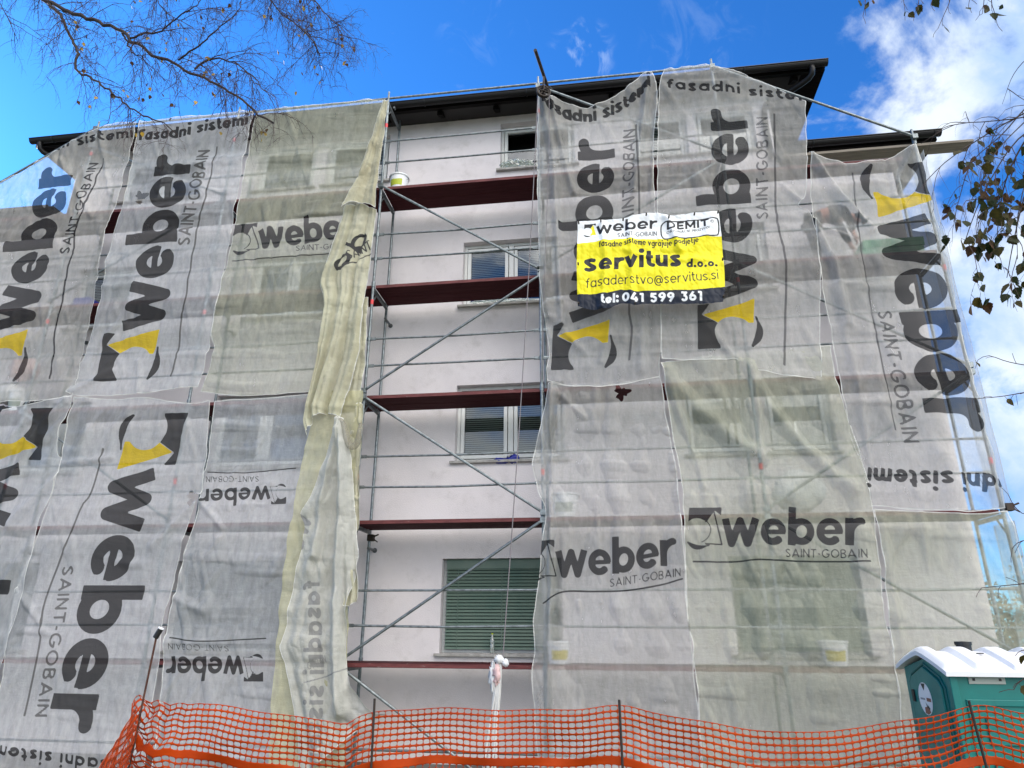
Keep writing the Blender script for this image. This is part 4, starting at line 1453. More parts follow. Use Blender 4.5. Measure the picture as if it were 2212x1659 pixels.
# ------------------------------------------------------------------ the gathered cloths beside the open bay
GR = 'gathered cloths left of the open bay'
sheet('gathered_cloth', 'stained yellowish cloth cone tied to the scaffold top, wide at its lower hem', 'cloth',
      [(826, 217), (833, 216), (839, 217)], [(838, 217), (828, 300), (818, 380), (813, 452)], [(738, 447), (760, 438), (790, 440), (813, 452)],
      [(828, 219), (800, 296), (772, 380), (738, 447)], -.34, 'net_stained', None, seed=301, res=.016, vf=0, pleats=.10, pleat_n=1.5, group=GR, crump=.8)
pr = Print()
pr.text('ink', 'ob', (735, 590), (800, 505), (-22, -12), -.25, r=.13)
pr.text('ink', 'SAINT', (752, 560), (803, 535), (-6, -18), -.25, r=.085, caps=True)
pr.line_px('ink', [(745, 572), (802, 545)], .012, -.25)
sheet('gathered_cloth', 'long yellowish folded cloth below the stained cone, ending in a pointed curl', 'cloth',
      [(742, 440), (775, 436), (810, 446)], [(812, 448), (802, 540), (792, 620), (783, 700), (775, 770), (735, 902)],
      [(664, 944), (680, 905), (705, 895), (735, 903)], [(742, 442), (728, 490), (704, 560), (691, 610), (701, 660), (682, 780), (668, 850), (657, 915), (664, 944)],
      -.25, 'net_thick', pr, seed=313, res=.016, vf=0, pleats=.22, pleat_n=2.6, group=GR, crump=.6)
sheet('gathered_cloth', 'short pale cloth flap against the scaffold post, right behind the long yellowish folds', 'cloth',
      [(775, 640), (785, 638), (797, 640)], [(797, 645), (792, 720), (788, 790), (778, 860)], [(752, 872), (765, 868), (778, 860)], [(772, 645), (766, 740), (755, 820), (750, 872)],
      -.16, 'net_thick', None, seed=321, res=.016, vf=0, pleats=.05, pleat_n=1.5, group=GR)
pr = Print()
pr.text('ink', 'fasadni sistemi', (690, 1255), (700, 1690), (-26, 0), -.30, r=.15)
pr.text('ink', 'GOBAIN', (664, 1448), (700, 1432), (-2, -17), -.30, r=.085, caps=True)
pr.line_px('ink', [(655, 1475), (700, 1462), (760, 1440)], .010, -.30)
pr.text('ink', 'we', (672, 1120), (652, 1195), (-30, -12), -.30, r=.13)
sheet('gathered_cloth', 'long white cloth bunched at a knot on top and spreading towards the orange fence', 'cloth',
      [(726, 904), (733, 902), (742, 905)], [(744, 906), (758, 990), (768, 1123), (772, 1225), (752, 1310), (749, 1444), (776, 1500), (805, 1532), (842, 1540)],
      [(640, 1690), (700, 1640), (770, 1580), (842, 1546)], [(724, 906), (698, 985), (664, 1075), (645, 1110), (655, 1145), (641, 1220), (609, 1371), (602, 1400), (612, 1440), (627, 1511), (640, 1600), (640, 1690)],
      -.30, 'net_thick_white', pr, seed=331, res=.018, vf=.03, pleats=.10, pleat_n=1.2, group=GR, crump=.9, maxout=.4,
      ridges=[([(733, 908), (742, 1000), (738, 1150), (728, 1300), (727, 1420), (735, 1540)], .20, .075), ([(745, 960), (755, 1150), (752, 1320), (768, 1480), (820, 1535)], .12, .06), ([(728, 930), (700, 1050), (680, 1200)], .08, .06)])
sheet('gathered_cloth', 'crumpled yellowish cloth rope twisted beside the scaffold post, right of the white bunched cloth', 'cloth',
      [(768, 872), (776, 868), (783, 872)], [(783, 875), (786, 930), (781, 1000), (779, 1060), (774, 1150), (770, 1300)], [(745, 1310), (758, 1312), (770, 1300)],
      [(766, 875), (758, 940), (752, 1000), (747, 1050), (752, 1120), (742, 1200), (745, 1310)], -.22, 'net_thick', None, seed=341, res=.016, vf=0, pleats=.20, pleat_n=2.2,
      group=GR, crump=1.5, rag=.04)
# the loop of cloth between the knot and the post
mb = MB()
lp = [P(*q, -.36) for q in ((733, 906), (741, 915), (747, 935), (751, 955), (762, 965), (772, 955), (777, 935), (781, 915))]
mb.tube(smooth_line(lp, 26), [.035 + .02 * math.sin(PI * i / 25) for i in range(26)], 10)
tag(mb.build('cloth_loop', 'net_thick_white', smooth=True), 'slack white cloth loop between the knot and the scaffold post', 'cloth', GR)

# ------------------------------------------------------------------ the banner
yb = -.40
pr = Print()
W = lambda q: np.array([P(a, b, yb)[[0, 2]] for a, b in q])
top = [(1248, 478), (1296, 474), (1346, 471), (1368, 465), (1396, 460), (1419, 459), (1445, 465), (1478, 462), (1500, 458), (1553, 454)]
bot = [(1248, 660), (1281, 668), (1320, 662), (1342, 654), (1368, 658), (1405, 656), (1508, 657), (1561, 652)]
# printed areas, in pixels
pr.poly('gold', W([(1236, 529), (1289, 522), (1340, 516.5), (1390, 516.5), (1434, 516), (1499, 512), (1580, 509), (1584, 645), (1560, 640), (1434, 640), (1302, 645), (1236, 645)]))
pr.poly('navy', W([(1230, 636), (1302, 633.6), (1342, 624.4), (1368, 629), (1434, 627), (1499, 626.6), (1565, 619.3), (1600, 616), (1600, 700), (1230, 700)]))
o, e1, e2 = pr.text('ink', 'weber', (1288, 506), (1418, 495), (1, -18), yb, r=.135, sp=.09, bend=[(1287, 507), (1305, 505), (1335, 499), (1359, 498), (1386, 494), (1418, 493)])
pr.logo(o - e1 * .0, e1, e2)
pr.text('ink', 'SAINT-GOBAIN', (1334, 513), (1419, 508), (0, -9.5), yb, r=.095, sp=.22, caps=True)
pr.text('ink', 'DEMIT', (1440, 497), (1531, 488), (0, -16.5), yb, r=.16, sp=.17, caps=True)
box = smooth_line(W([(1436, 480), (1500, 474), (1545, 471), (1551, 474), (1553, 482), (1553, 498), (1551, 505), (1545, 508), (1500, 512), (1442, 516), (1433, 514), (1429, 508), (1428, 492), (1430, 484), (1436, 480)]), 60)
box[-1] = box[0]
pr.stroke('ink', box, .011)
pr.text('ink', 'ORIGINALNI', (1440, 505), (1491, 500), (0, -5.8), yb, r=.12, sp=.30, caps=True)
pr.text('ink', 'PROIZVODI', (1496, 500), (1532, 495), (0, -5.8), yb, r=.12, sp=.30, caps=True)
a = P(1538, 479, yb)
pr.stroke('ink', np.array([(a[0] + .024 * math.cos(q), a[2] + .024 * math.sin(q)) for q in np.linspace(0, 2 * PI, 14)]), .004)
pr.text('ink', 'R', (1536.6, 480.6), (1539, 480.4), (0, -3), yb, r=.10, caps=True)
pr.text('ink', 'fasadne sisteme vgrajuje podjetje', (1294, 535), (1509, 525), (0, -8.6), yb, r=.115, sp=.26, bend=[(1294, 535), (1340, 533), (1365, 528), (1440, 531), (1509, 523)])
pr.text('ink', 'Servitus', (1261, 588), (1471, 577), (1, -27), yb, r=.16, sp=.17, bend=[(1261, 588), (1330, 583), (1380, 578), (1471, 576)], H=1.12)
pr.text('ink', 'd.o.o.', (1483, 578), (1550, 575), (0, -12), yb, r=.17, sp=.18)
pr.text('ink', 'fasaderstvo@servitus.si', (1266, 622), (1552, 607), (0, -14.5), yb, r=.07, sp=.21, bend=[(1266, 622), (1335, 614), (1400, 614), (1470, 610), (1552, 603)])
pr.text('white', 'tel:', (1298, 656), (1336, 651), (0, -14), yb, r=.165, sp=.2)
pr.text('white', '041 599 361', (1344, 652), (1517, 651), (0, -19.5), yb, r=.16, sp=.22, caps=True, space=.7, bend=[(1344, 650), (1395, 652), (1450, 651), (1517, 649)])
bn = sheet('advertising_banner', 'yellow, white and navy printed banner tied across two upper nets', 'banner',
           top, [(1553, 454), (1560, 520), (1566, 580), (1567, 620), (1563, 650)], bot, [(1248, 478), (1246, 560), (1247, 610), (1248, 660)], yb, 'banner', pr,
           fieldset=('ink', 'gold', 'navy', 'white'), seed=401, res=.0065, rag=.004, vf=.008, amp=.8, hem=False, group=None, pleats=.020, pleat_n=9, crump=.25,
           ridges=[([(1300, 485), (1310, 560), (1300, 660)], .05, .06), ([(1360, 485), (1365, 560), (1362, 655)], .04, .05), ([(1440, 470), (1470, 540)], .05, .06),
                   ([(1540, 470), (1500, 560)], .04, .08), ([(1350, 540), (1420, 560), (1520, 560)], .02, .05)])
for q in ((1250, 481), (1298, 477), (1346, 474), (1396, 463), (1445, 468), (1500, 462), (1551, 458), (1561, 560), (1563, 640), (1250, 655), (1249, 570), (1372, 655)):
    a = P(q[0], q[1], yb - .06)
    mb = MB()
    mb.tube([(a[0], yb - .095, a[2]), (a[0], yb - .03, a[2])], .013, 8)
    mb.build('eyelet', 'dark_steel', bn)
# ------------------------------------------------------------------ the orange mesh fence
FY = -4.9
tp = [(300, 1508), (345, 1518), (420, 1519), (480, 1523), (620, 1545), (700, 1555), (748, 1562), (775, 1548), (830, 1536), (950, 1529), (1100, 1533), (1240, 1531), (1338, 1524),
      (1420, 1540), (1600, 1572), (1740, 1582), (1850, 1570), (2000, 1549), (2112, 1524), (2212, 1540), (2420, 1560), (2600, 1540)]
top = np.array([P(a, b, FY) for a, b in tp])
c0 = top[0]
dirn = np.array([.53, -.85, 0])
pre = [c0 + dirn * 2.6 + np.array([0, 0, -.06]), c0 + dirn * 1.2 + np.array([0, 0, -.075]), c0 + dirn * .35 + np.array([0, 0, -.035])]
path = smooth_line(np.vstack([pre, top]), 900)
sl = np.r_[0, np.cumsum(np.linalg.norm(np.diff(path, axis=0), axis=1))]
pit, rowh, rows, band = .047, .0385, 24, {8, 17}
ncol = int(sl[-1] / pit)
fm = MB()


def fp(s_, h):
    """Point of the fence cloth s_ metres along, h metres under its upper edge."""
    p = np.array([np.interp(s_, sl, path[:, k]) for k in range(3)])
    k = 1 + .05 * math.sin(s_ * 2.1)
    wob = .030 * math.sin(s_ * 3.1 + h * 5) + .016 * math.sin(s_ * 7.3 - h * 9) + .012 * math.sin(s_ * 17 + h * 21)
    cor = math.exp(-((s_ - 2.6) / .35) ** 2)
    p[1] += wob * min(1, h * 4 + .2)
    p[0] += .02 * math.sin(h * 14 + s_ * 2) * h + cor * .03 * math.sin(h * 30 + s_ * 9)
    p[2] -= h * k * (1 - .10 * cor) + .004 * math.sin(s_ * 11 + h * 3) + cor * .02 * math.sin(s_ * 40)
    return p


hole = [(.5 + .468 * np.sign(math.cos(q)) * abs(math.cos(q)) ** .62, .5 + .365 * np.sign(math.sin(q)) * abs(math.sin(q)) ** .66) for q in np.linspace(0, 2 * PI, 13)[:-1]]
hh = [r_ * rowh for r_ in range(rows + 1)]
cache = {}


def cv(i, j):
    if (i, j) not in cache:
        cache[(i, j)] = len(fm.v)
        fm.v.append(tuple(fp(i * pit, hh[j])))
    return cache[(i, j)]


for i in range(ncol):
    for j in range(rows):
        q = [cv(i + 1, j), cv(i, j), cv(i, j + 1), cv(i + 1, j + 1)]
        if j in band:
            fm.f.append(tuple(q))
            fm.m.append(0)
            continue
        sh = .10 * math.sin(i * .37 + j * .8)
        hv = []
        for (a, b) in hole:
            hv.append(len(fm.v))
            fm.v.append(tuple(fp((i + a + sh * (b - .5)) * pit, (j + 1 - b) * rowh)))
        # corner order: top right, top left, bottom left, bottom right; hole starts at right, runs up
        for c_, idx in ((0, (0, 1, 2, 3)), (1, (3, 4, 5, 6)), (2, (6, 7, 8, 9)), (3, (9, 10, 11, 0))):
            for a, b in zip(idx[:-1], idx[1:]):
                fm.f.append((q[c_], hv[b], hv[a]))
                fm.m.append(0)
        for c_, h_ in ((0, 3), (1, 6), (2, 9), (3, 0)):
            fm.f.append((q[c_], q[(c_ + 1) % 4], hv[h_]))
            fm.m.append(0)
fence = thing('mesh_fence', 'orange plastic mesh barrier fence strung across the front on thin rods', 'fence', (0, FY, 0))
fo = fm.build('mesh', 'orange', fence, smooth=True)
sd = fo.modifiers.new('thickness', 'SOLIDIFY')
sd.thickness = .0025
for k, (px, py, mat_, tall) in enumerate(((302, 1500, 'rust', .40), (809, 1515, 'dark_steel', .03), (1338, 1522, 'dark_steel', .03), (2111, 1521, 'dark_steel', .02))):
    a = P(px, py, FY - .03)
    mb = MB()
    lean = {0: .06, 1: 0., 2: 0., 3: -.05}[k]
    b0 = Vector((a[0] - lean * .9, FY + .01, -.1))
    t0 = Vector((a[0] + lean * .9, FY - .03, a[2] + tall))
    if k == 1:
        t0.z = P(810, 1508, FY)[2]
    mb.tube([b0, b0.lerp(t0, .5) + Vector((.004, 0, 0)), t0], .0085 if k else .0075, 8)
    po = mb.build('post', mat_, fence)
    if k == 0:
        cp = MB().use('black')
        d = Vector((.45, 0, .9)).normalized()
        cp.tube([t0 - d * .015, t0 + d * .055], .021, 12)
        cp.use('white_plastic')
        cp.tube([t0 + d * .0555, t0 + d * .062], .0215, 12)
        cp.build('cap', None, po)

# ------------------------------------------------------------------ portable toilet
TY = -2.3
fr_ = P(2043, 1447, TY)
tx0, tz1 = fr_[0] + .045, fr_[2] + .0          # front left corner, eave height
TW, TD = 1.12, 1.16
wc = thing('portable_toilet', 'teal portable toilet with a white ribbed roof behind the orange fence', 'toilet', (tx0 + TW / 2, TY + TD / 2, GZ))
x0, x1, y0, y1 = tx0, tx0 + TW, TY + .05, TY + TD - .02
ym = (y0 + y1) / 2
rz = P(1983, 1406, ym)[2]
mb = MB()
# walls with a gable at the ends
for x, flip in ((x0, 1), (x1, -1)):
    mb.prism([(x, y0, GZ + .12), (x, y1, GZ + .12), (x, y1, tz1 - .03), (x, ym, rz - .075), (x, y0, tz1 - .03)], (.03 * flip, 0, 0))
mb.box(x0 + .03, x1 - .03, y0, y0 + .03, GZ + .12, tz1 - .03)
mb.box(x0 + .03, x1 - .03, y1 - .03, y1, GZ + .12, tz1 - .03)
# corner pilasters and mouldings on the long side
for a in (x0 - .015, x1 - .05):
    mb.box(a, a + .07, y0 - .022, y0 - .001, GZ + .12, tz1 - .04)
mb.box(x0 + .10, x1 - .10, y0 - .016, y0 - .001, tz1 - .32, tz1 - .26)
mb.box(x0 + .10, x0 + .15, y0 - .016, y0 - .001, GZ + .2, tz1 - .322)
mb.box(x1 - .15, x1 - .10, y0 - .016, y0 - .001, GZ + .2, tz1 - .322)
for k in range(4):
    mb.box(x0 + .24, x1 - .24, y0 - .020, y0 - .001, GZ + .35 + k * .38, GZ + .60 + k * .38)
mb.build('cabin', 'teal', wc, bevel=.012)
mb = MB()
mb.box(x0 - .04, x1 + .04, y0 - .04, y1 + .04, GZ, GZ + .118)
mb.build('base', 'black', wc, bevel=.01)
# door with a pointed head on the gable side
mb = MB()
dy0, dy1 = y0 + .17, y1 - .17
mb.prism([(x0 - .003, dy0, GZ + .2), (x0 - .003, dy1, GZ + .2), (x0 - .003, dy1, tz1 - .18), (x0 - .003, dy1 - .06, tz1 - .11), (x0 - .003, ym, tz1 + .0), (x0 - .003, dy0 + .06, tz1 - .11), (x0 - .003, dy0, tz1 - .18)], (-.028, 0, 0))
door = mb.build('door', 'teal', wc, bevel=.01)
mb = MB()
out = [(x0 - .006, dy0 - .03, GZ + .2), (x0 - .006, dy0 - .03, tz1 - .17), (x0 - .006, dy0 + .04, tz1 - .085), (x0 - .006, ym, tz1 + .03), (x0 - .006, dy1 - .04, tz1 - .085), (x0 - .006, dy1 + .03, tz1 - .17), (x0 - .006, dy1 + .03, GZ + .2)]
mb.tube(out, .013, 8)
mb.build('door_frame', 'teal_dark', wc)
mb = MB()
mb.box(x0 - .050, x0 - .032, dy1 - .10, dy1 - .05, tz1 - .36, tz1 - .24)
mb.build('latch', 'black', door, bevel=.004)
stc = MB().use('white_plastic')
sy, sz, sr = ym + .03, tz1 - .31, .155
n = 32
ring_ = [(x0 - .0335, sy + sr * math.cos(2 * PI * k / n), sz + sr * math.sin(2 * PI * k / n)) for k in range(n)]
stc.prism(ring_, (-.002, 0, 0))
xx = x0 - .0365
stc.use('black')
stc.add([(xx, sy + .055, sz + .142), (xx, sy - .045, sz + .147), (xx, sy + .0, sz + .075)], [(0, 1, 2)])
stc.use('sticker_brown')
stc.add([(xx, sy - .135, sz + .012), (xx, sy - .03, sz + .012), (xx, sy - .03, sz - .022), (xx, sy - .135, sz - .022)], [(0, 1, 2, 3)])
stc.add([(xx, sy + .05, sz - .14), (xx, sy + .045, sz - .085), (xx, sy - .01, sz - .075), (xx, sy - .06, sz - .085), (xx, sy - .085, sz - .122), (xx, sy - .02, sz - .150)], [(0, 1, 2, 3, 4, 5)])
stc.use('black')
stc.add([(xx - .001, sy + .01, sz - .03), (xx - .001, sy - .055, sz - .085), (xx - .001, sy - .02, sz - .09)], [(0, 1, 2)])
stc.add([(xx - .001, sy - .03, sz - .05), (xx - .001, sy - .09, sz - .09), (xx - .001, sy - .05, sz - .10)], [(0, 1, 2)])
for k in range(5):
    stc.add([(xx, sy + .11 - k * .022, sz + .004), (xx, sy + .097 - k * .022, sz + .004), (xx, sy + .097 - k * .022, sz - .014), (xx, sy + .11 - k * .022, sz - .014)], [(0, 1, 2, 3)])
stc.build('sticker', None, door)
# roof: two slopes with broad ribs
mb = MB()
ov, th = .075, .05
nr = 40


def roof_pt(x, q, lift):
    """q from -1 (front eave) to 1 (back eave)."""
    hw = (y1 - y0) / 2 + ov
    z = rz - abs(q) ** 1.25 * (rz - (tz1 - .015)) + lift
    return (x, ym + q * hw, z)


rx0, rx1 = x0 - .06, x1 + .06
xs_ = np.linspace(rx0, rx1, 61)
qs_ = np.linspace(-1, 1, 33)
vs = []
for q in qs_:
    for x in xs_:
        f = (x - rx0) / (rx1 - rx0) * 3.6
        rib = max(0, min(1, .5 + 3.2 * math.sin(2 * PI * (f + .1)))) * .045
        fade = max(0, min(1, (1 - abs(q)) * 9)) * max(0, min(1, (x - rx0) * 22)) * max(0, min(1, (rx1 - x) * 22))
        vs.append(roof_pt(x, q, rib * fade))
nX = len(xs_)
fs = [(j * nX + i, j * nX + i + 1, (j + 1) * nX + i + 1, (j + 1) * nX + i) for j in range(len(qs_) - 1) for i in range(nX - 1)]
mb.add(vs, fs)
# drip rim
rim = [roof_pt(x, -1, 0) for x in xs_] + [roof_pt(rx1, q, 0) for q in qs_] + [roof_pt(x, 1, 0) for x in xs_[::-1]] + [roof_pt(rx0, q, 0) for q in qs_[::-1]]
rv = rim + [(a, b, c - .042) for a, b, c in rim]
n = len(rim)
mb.add(rv, [(i, (i + 1) % n, n + (i + 1) % n, n + i) for i in range(n)])
und = [(a, b, c - .042) for a, b, c in [roof_pt(rx0, q, 0) for q in qs_] + [roof_pt(rx1, q, 0) for q in qs_[::-1]]]
k = len(qs_)
mb.add(und, [(i, i + 1, 2 * k - 2 - i, 2 * k - 1 - i) for i in range(k - 1)])
rf = mb.build('roof', 'white_plastic', wc, smooth=True)
es = rf.modifiers.new('edges', 'EDGE_SPLIT')
es.split_angle = math.radians(38)
mb = MB()
g = P(2100, 1414, ym - .12)
for k in range(6):
    mb.box(g[0] - .09 + k * .03, g[0] - .068 + k * .03, ym - .20 + .006 * (k % 3), ym - .15, roof_pt(0, -.28, 0)[2] + .014, roof_pt(0, -.28, 0)[2] + .024)
mb.build('roof_vent', 'black', rf)
mb = MB()
g = P(2083, 1404, y1)
mb.lathe([(.075, rz - .12), (.075, rz + .05), (.085, rz + .05), (.085, rz + .085), (.01, rz + .09)], g[0], y1 + .0, 16)
mb.build('vent_pipe', 'black', wc)
mb = MB().use('grey_panel')
a, b = P(2089, 1458, y0), P(2172, 1478, y0)
mb.box(a[0], b[0], y0 - .012, y0 - .001, b[2], a[2])
mb.use('black')
for x in (a[0] + .045, b[0] - .045):
    mb.box(x - .012, x + .012, y0 - .0145, y0 - .0125, (a[2] + b[2]) / 2 - .012, (a[2] + b[2]) / 2 + .012)
mb.build('vent_panel', None, wc)


# ------------------------------------------------------------------ what lies on the decks and sills
def bucket(u, y, z, label, lab='lime', s=1., rot=0., group='plaster buckets on the scaffold'):
    t_ = thing('plaster_bucket', label, 'bucket', (u, y, z), group)
    mb = MB()
    h, r0, r1 = .27 * s, .125 * s, .155 * s
    prof = [(r0 - .01, z + .001), (r0, z + .012)] + [(r0 + (r1 - r0) * k / 6, z + h * k / 6) for k in range(1, 7)] + [(r1 + .012, z + h), (r1 + .012, z + h - .02), (r1 + .014, z + h + .006), (r1 - .006, z + h + .006), (r1 - .012, z + h - .03), (.01, z + h - .06)]
    mb.lathe(prof, u, y, 28)
    mb.build('body', 'white_plastic', t_, smooth=False)
    mb = MB()
    an = np.linspace(-2.5 + rot, -.9 + rot, 14)
    vs = []
    for a in an:
        wv = .02 * math.sin(a * 5)
        for k in (.22, .62 + wv):
            rr = r0 + (r1 - r0) * k + .0025
            vs.append((u + rr * math.cos(a), y + rr * math.sin(a), z + h * k))
    mb.add(vs, [(2 * i, 2 * i + 2, 2 * i + 3, 2 * i + 1) for i in range(len(an) - 1)])
    mb.build('label', lab, t_)
    mb = MB()
    mb.tube([(u + (r1 + .012) * math.cos(q), y - .02 + (r1 + .02) * math.sin(q) * .25 - r1 * .6 * math.sin(q), z + h - .03 - .10 * math.sin(q)) for q in np.linspace(0, PI, 16)], .0035, 6)
    mb.build('handle', 'galv_dark', t_)
    return t_


a = P(852, 408, .16)
bucket(a[0] + .06, .22, DECK[4] + .001, 'white bucket with a lime label on the top deck in the open bay', s=1.12)
a = P(1222, 1118, .2)
bucket(a[0], .2, DECK[1] + .001, 'white bucket with grey label behind the lower grey net beside the open bay', 'grey_panel', s=1.3)
a = P(1822, 1445, .2)
bucket(a[0], .5, DECK[0] + .001, 'white bucket with a yellow label on the lowest deck behind the greenish net', 'yellow_label', s=1.2)
a = P(1165, 1440, .2)
bucket(STD[4] + .17, .3, DECK[0] + .001, 'white bucket with yellow label on the lowest deck beside the open bay', 'yellow_label', s=1.1, rot=.3)
a = P(38, 905, .2)
bucket(a[0], .2, DECK[2] + .001, 'white bucket under the pink sack, behind the far left nets', 'grey_panel', s=1.35)

mb = MB().use('pink_bag')
blob(mb, P(52, 802, .3) + np.array([0, 0, .02]), .26, .18, .22, 21, rough=.35)
mb.use('white_bag')
blob(mb, P(20, 850, .3), .32, .18, .20, 23, rough=.35)
tag(mb.build('plaster_sack', None, smooth=True), 'pink and white plaster sack heaped behind the far left nets', 'sack')
mb = MB()
for k in range(5):
    blob(mb, P(8 + 22 * k, 890 - 3 * k, .12), .16, .08, .10, 31 + k, rough=.6)
tag(mb.build('film_heap', 'black', smooth=True), 'crumpled black film lying on the third deck at the far left', 'plastic film')
mb = MB()
blob(mb, P(1725, 1062, .35), .36, .2, .30, 41, rough=.22)
tag(mb.build('plaster_sack', 'white_bag', smooth=True), 'rounded white sack on the deck behind the greenish net, above its lettering', 'sack')
a, b = P(1862, 556, .25), P(1993, 548, .25)
gb = thing('insulation_boards', 'stack of green insulation boards on the deck behind the right end net', 'boards', ((a[0] + b[0]) / 2, .35, DECK[3]))
for k in range(4):
    mb = MB()
    o_ = rng.uniform(-.03, .03)
    mb.box(a[0] + o_, b[0] + o_, .12 + abs(o_) * .5, .62, DECK[3] + .002 + k * .075, DECK[3] + .075 + k * .075)
    mb.build('board', 'green_board', gb, bevel=.004)
mb = MB()
a = P(185, 650, .4)
mb.box(a[0] - .18, a[0] + .17, .3, .6, DECK[3] + .001, DECK[3] + .30)
tag(mb.build('storage_crate', 'blue', bevel=.03), 'blue crate on the deck behind the two far left nets', 'crate')

# film and bits on the window sills of the open bay
mb = MB().use('clear')
for k, (px, py, rx, rz_) in enumerate(((1092, 357, .10, .07), (1112, 354, .14, .10), (1136, 356, .12, .09), (1152, 360, .10, .06))):
    blob(mb, P(px, py, WALL_Y + .02), rx, .05, rz_, 60 + k, 14, 20, rough=.9)
tag(mb.build('masking_film', None, smooth=False), 'crumpled clear masking film hanging over the open top floor window sill', 'plastic film')
mb = MB().use('clear')
for k, (px, py, rx, rz_) in enumerate(((1050, 652, .22, .06), (1090, 652, .25, .07), (1130, 650, .22, .05))):
    blob(mb, P(px, py, WALL_Y + .05), rx, .03, rz_, 80 + k, 14, 20, rough=.8)
tag(mb.build('masking_film', None, smooth=False), 'low strip of clear film along the sill just under the third deck board', 'plastic film')
mb = MB().use('blue')
a = P(1095, 995, WALL_Y - .02)
blob(mb, a + np.array([-.10, 0, .0]), .15, .05, .045, 90, rough=.5)
blob(mb, a + np.array([.10, 0, .03]), .10, .05, .07, 91, rough=.5)
mb.use('white_bag')
mb.tube([a + np.array([.02, -.05, .06]), a + np.array([.09, -.05, .13])], .03, 10)
tag(mb.build('film_bundle', None, smooth=True), 'dark blue film bundle with a white roll on the sill behind the hoist rope', 'plastic film')
mb = MB()
a = P(1062, 1411, WALL_Y + .01)
z = 1.2265
mb.lathe([(.030, z), (.034, z + .01), (.034, z + .12), (.031, z + .13), (.034, z + .14), (.034, z + .18), (.014, z + .245), (.013, z + .265), (.012, z + .266)], a[0], WALL_Y + .045, 18)
bt = tag(mb.build('water_bottle', 'clear', smooth=True), 'empty clear plastic bottle standing on the ground floor sill before the green slats', 'bottle')
mb = MB()
mb.lathe([(.0155, z + .262), (.0155, z + .282), (.01, z + .283)], a[0], WALL_Y + .045, 14)
mb.build('cap', 'lime', bt)

# ------------------------------------------------------------------ the worker on the fourth deck
def skin_mesh(name, joints, bones, material, parent=None, root=0, sub=2):
    """joints: (x, y, z, r); bones: index pairs. Grown with a Skin modifier so that the limbs join and taper."""
    me = bpy.data.meshes.new(name)
    me.from_pydata([j[:3] for j in joints], bones, [])
    o = bpy.data.objects.new(name, me)
    C.objects.link(o)
    md = o.modifiers.new('skin', 'SKIN')
    md.use_smooth_shade = True
    for i, j in enumerate(joints):
        sv = me.skin_vertices[0].data[i]
        rr = j[3] if isinstance(j[3], tuple) else (j[3], j[3])
        sv.radius = rr
        sv.use_root = i == root
    ss = o.modifiers.new('subdiv', 'SUBSURF')
    ss.levels = ss.render_levels = sub
    me.materials.append(M[material])
    if parent is not None:
        o.parent = parent
        o.location = -Vector(root_loc(parent))
    return o


wz = DECK[3]
hip = P(1752, 470, .45)
hx, hzz, wy = hip[0], wz + .93, .45
sh = (hx + .50, hzz + .06)
wk = thing('person', 'worker in a black shirt and dark trousers bending over on the scaffold behind the nets', 'person', (hx, wy, wz))
bj = [(hx, wy, hzz, .125), (hx + .17, wy, hzz + .07, .13), (hx + .34, wy, hzz + .10, .15), (hx + .50, wy, hzz + .07, .10), (hx + .58, wy, hzz + .03, .058), (hx + .64, wy, hzz + .0, .075), (hx + .72, wy, hzz - .045, .092), (hx + .775, wy, hzz - .10, .06),
      # legs
      (hx - .02, wy - .10, hzz - .06, .095), (hx - .06, wy - .12, hzz - .44, .062), (hx - .03, wy - .12, hzz - .84, .042), (hx + .10, wy - .13, hzz - .895, .036),
      (hx + .0, wy + .10, hzz - .06, .095), (hx + .04, wy + .12, hzz - .44, .062), (hx + .05, wy + .12, hzz - .84, .042), (hx + .18, wy + .13, hzz - .895, .036),
      # arms
      (hx + .47, wy - .17, hzz + .05, .062), (hx + .52, wy - .21, hzz - .22, .045), (hx + .54, wy - .20, hzz - .44, .032), (hx + .55, wy - .20, hzz - .50, .034),
      (hx + .47, wy + .17, hzz + .05, .062), (hx + .56, wy + .21, hzz - .20, .045), (hx + .62, wy + .20, hzz - .40, .032), (hx + .64, wy + .20, hzz - .46, .034)]
bb = [(0, 1), (1, 2), (2, 3), (3, 4), (4, 5), (5, 6), (6, 7), (0, 8), (8, 9), (9, 10), (10, 11), (0, 12), (12, 13), (13, 14), (14, 15), (3, 16), (16, 17), (17, 18), (18, 19), (3, 20), (20, 21), (21, 22), (22, 23)]
for hb in (19, 23):          # fingers curled towards the deck
    x, y, z = bj[hb][:3]
    for f_, (dx, dy, ln) in enumerate(((.022, -.028, .080), (.026, -.009, .092), (.026, .010, .086), (.022, .028, .068))):
        i0 = len(bj)
        bj.append((x + dx * .5, y + dy, z - .045, .010))
        bj.append((x + dx * .8, y + dy * 1.1, z - .045 - ln * .5, .0085))
        bj.append((x + dx * .2, y + dy * 1.1, z - .045 - ln, .0075))
        bb += [(hb, i0), (i0, i0 + 1), (i0 + 1, i0 + 2)]
    i0 = len(bj)
    bj.append((x + .035, y - .035, z - .02, .011))
    bj.append((x + .055, y - .038, z - .06, .009))
    bb += [(hb, i0), (i0, i0 + 1)]
skin_mesh('body', bj, bb, 'skin', wk)
g = .014
tj = [(hx - .005, wy, hzz - .015, .138), (hx - .02, wy - .10, hzz - .07, .095 + g), (hx - .06, wy - .12, hzz - .44, .078), (hx - .03, wy - .12, hzz - .83, .062),
      (hx + .0, wy + .10, hzz - .07, .095 + g), (hx + .04, wy + .12, hzz - .44, .078), (hx + .05, wy + .12, hzz - .83, .062)]
skin_mesh('trousers', tj, [(0, 1), (1, 2), (2, 3), (0, 4), (4, 5), (5, 6)], 'navy_cloth', wk)
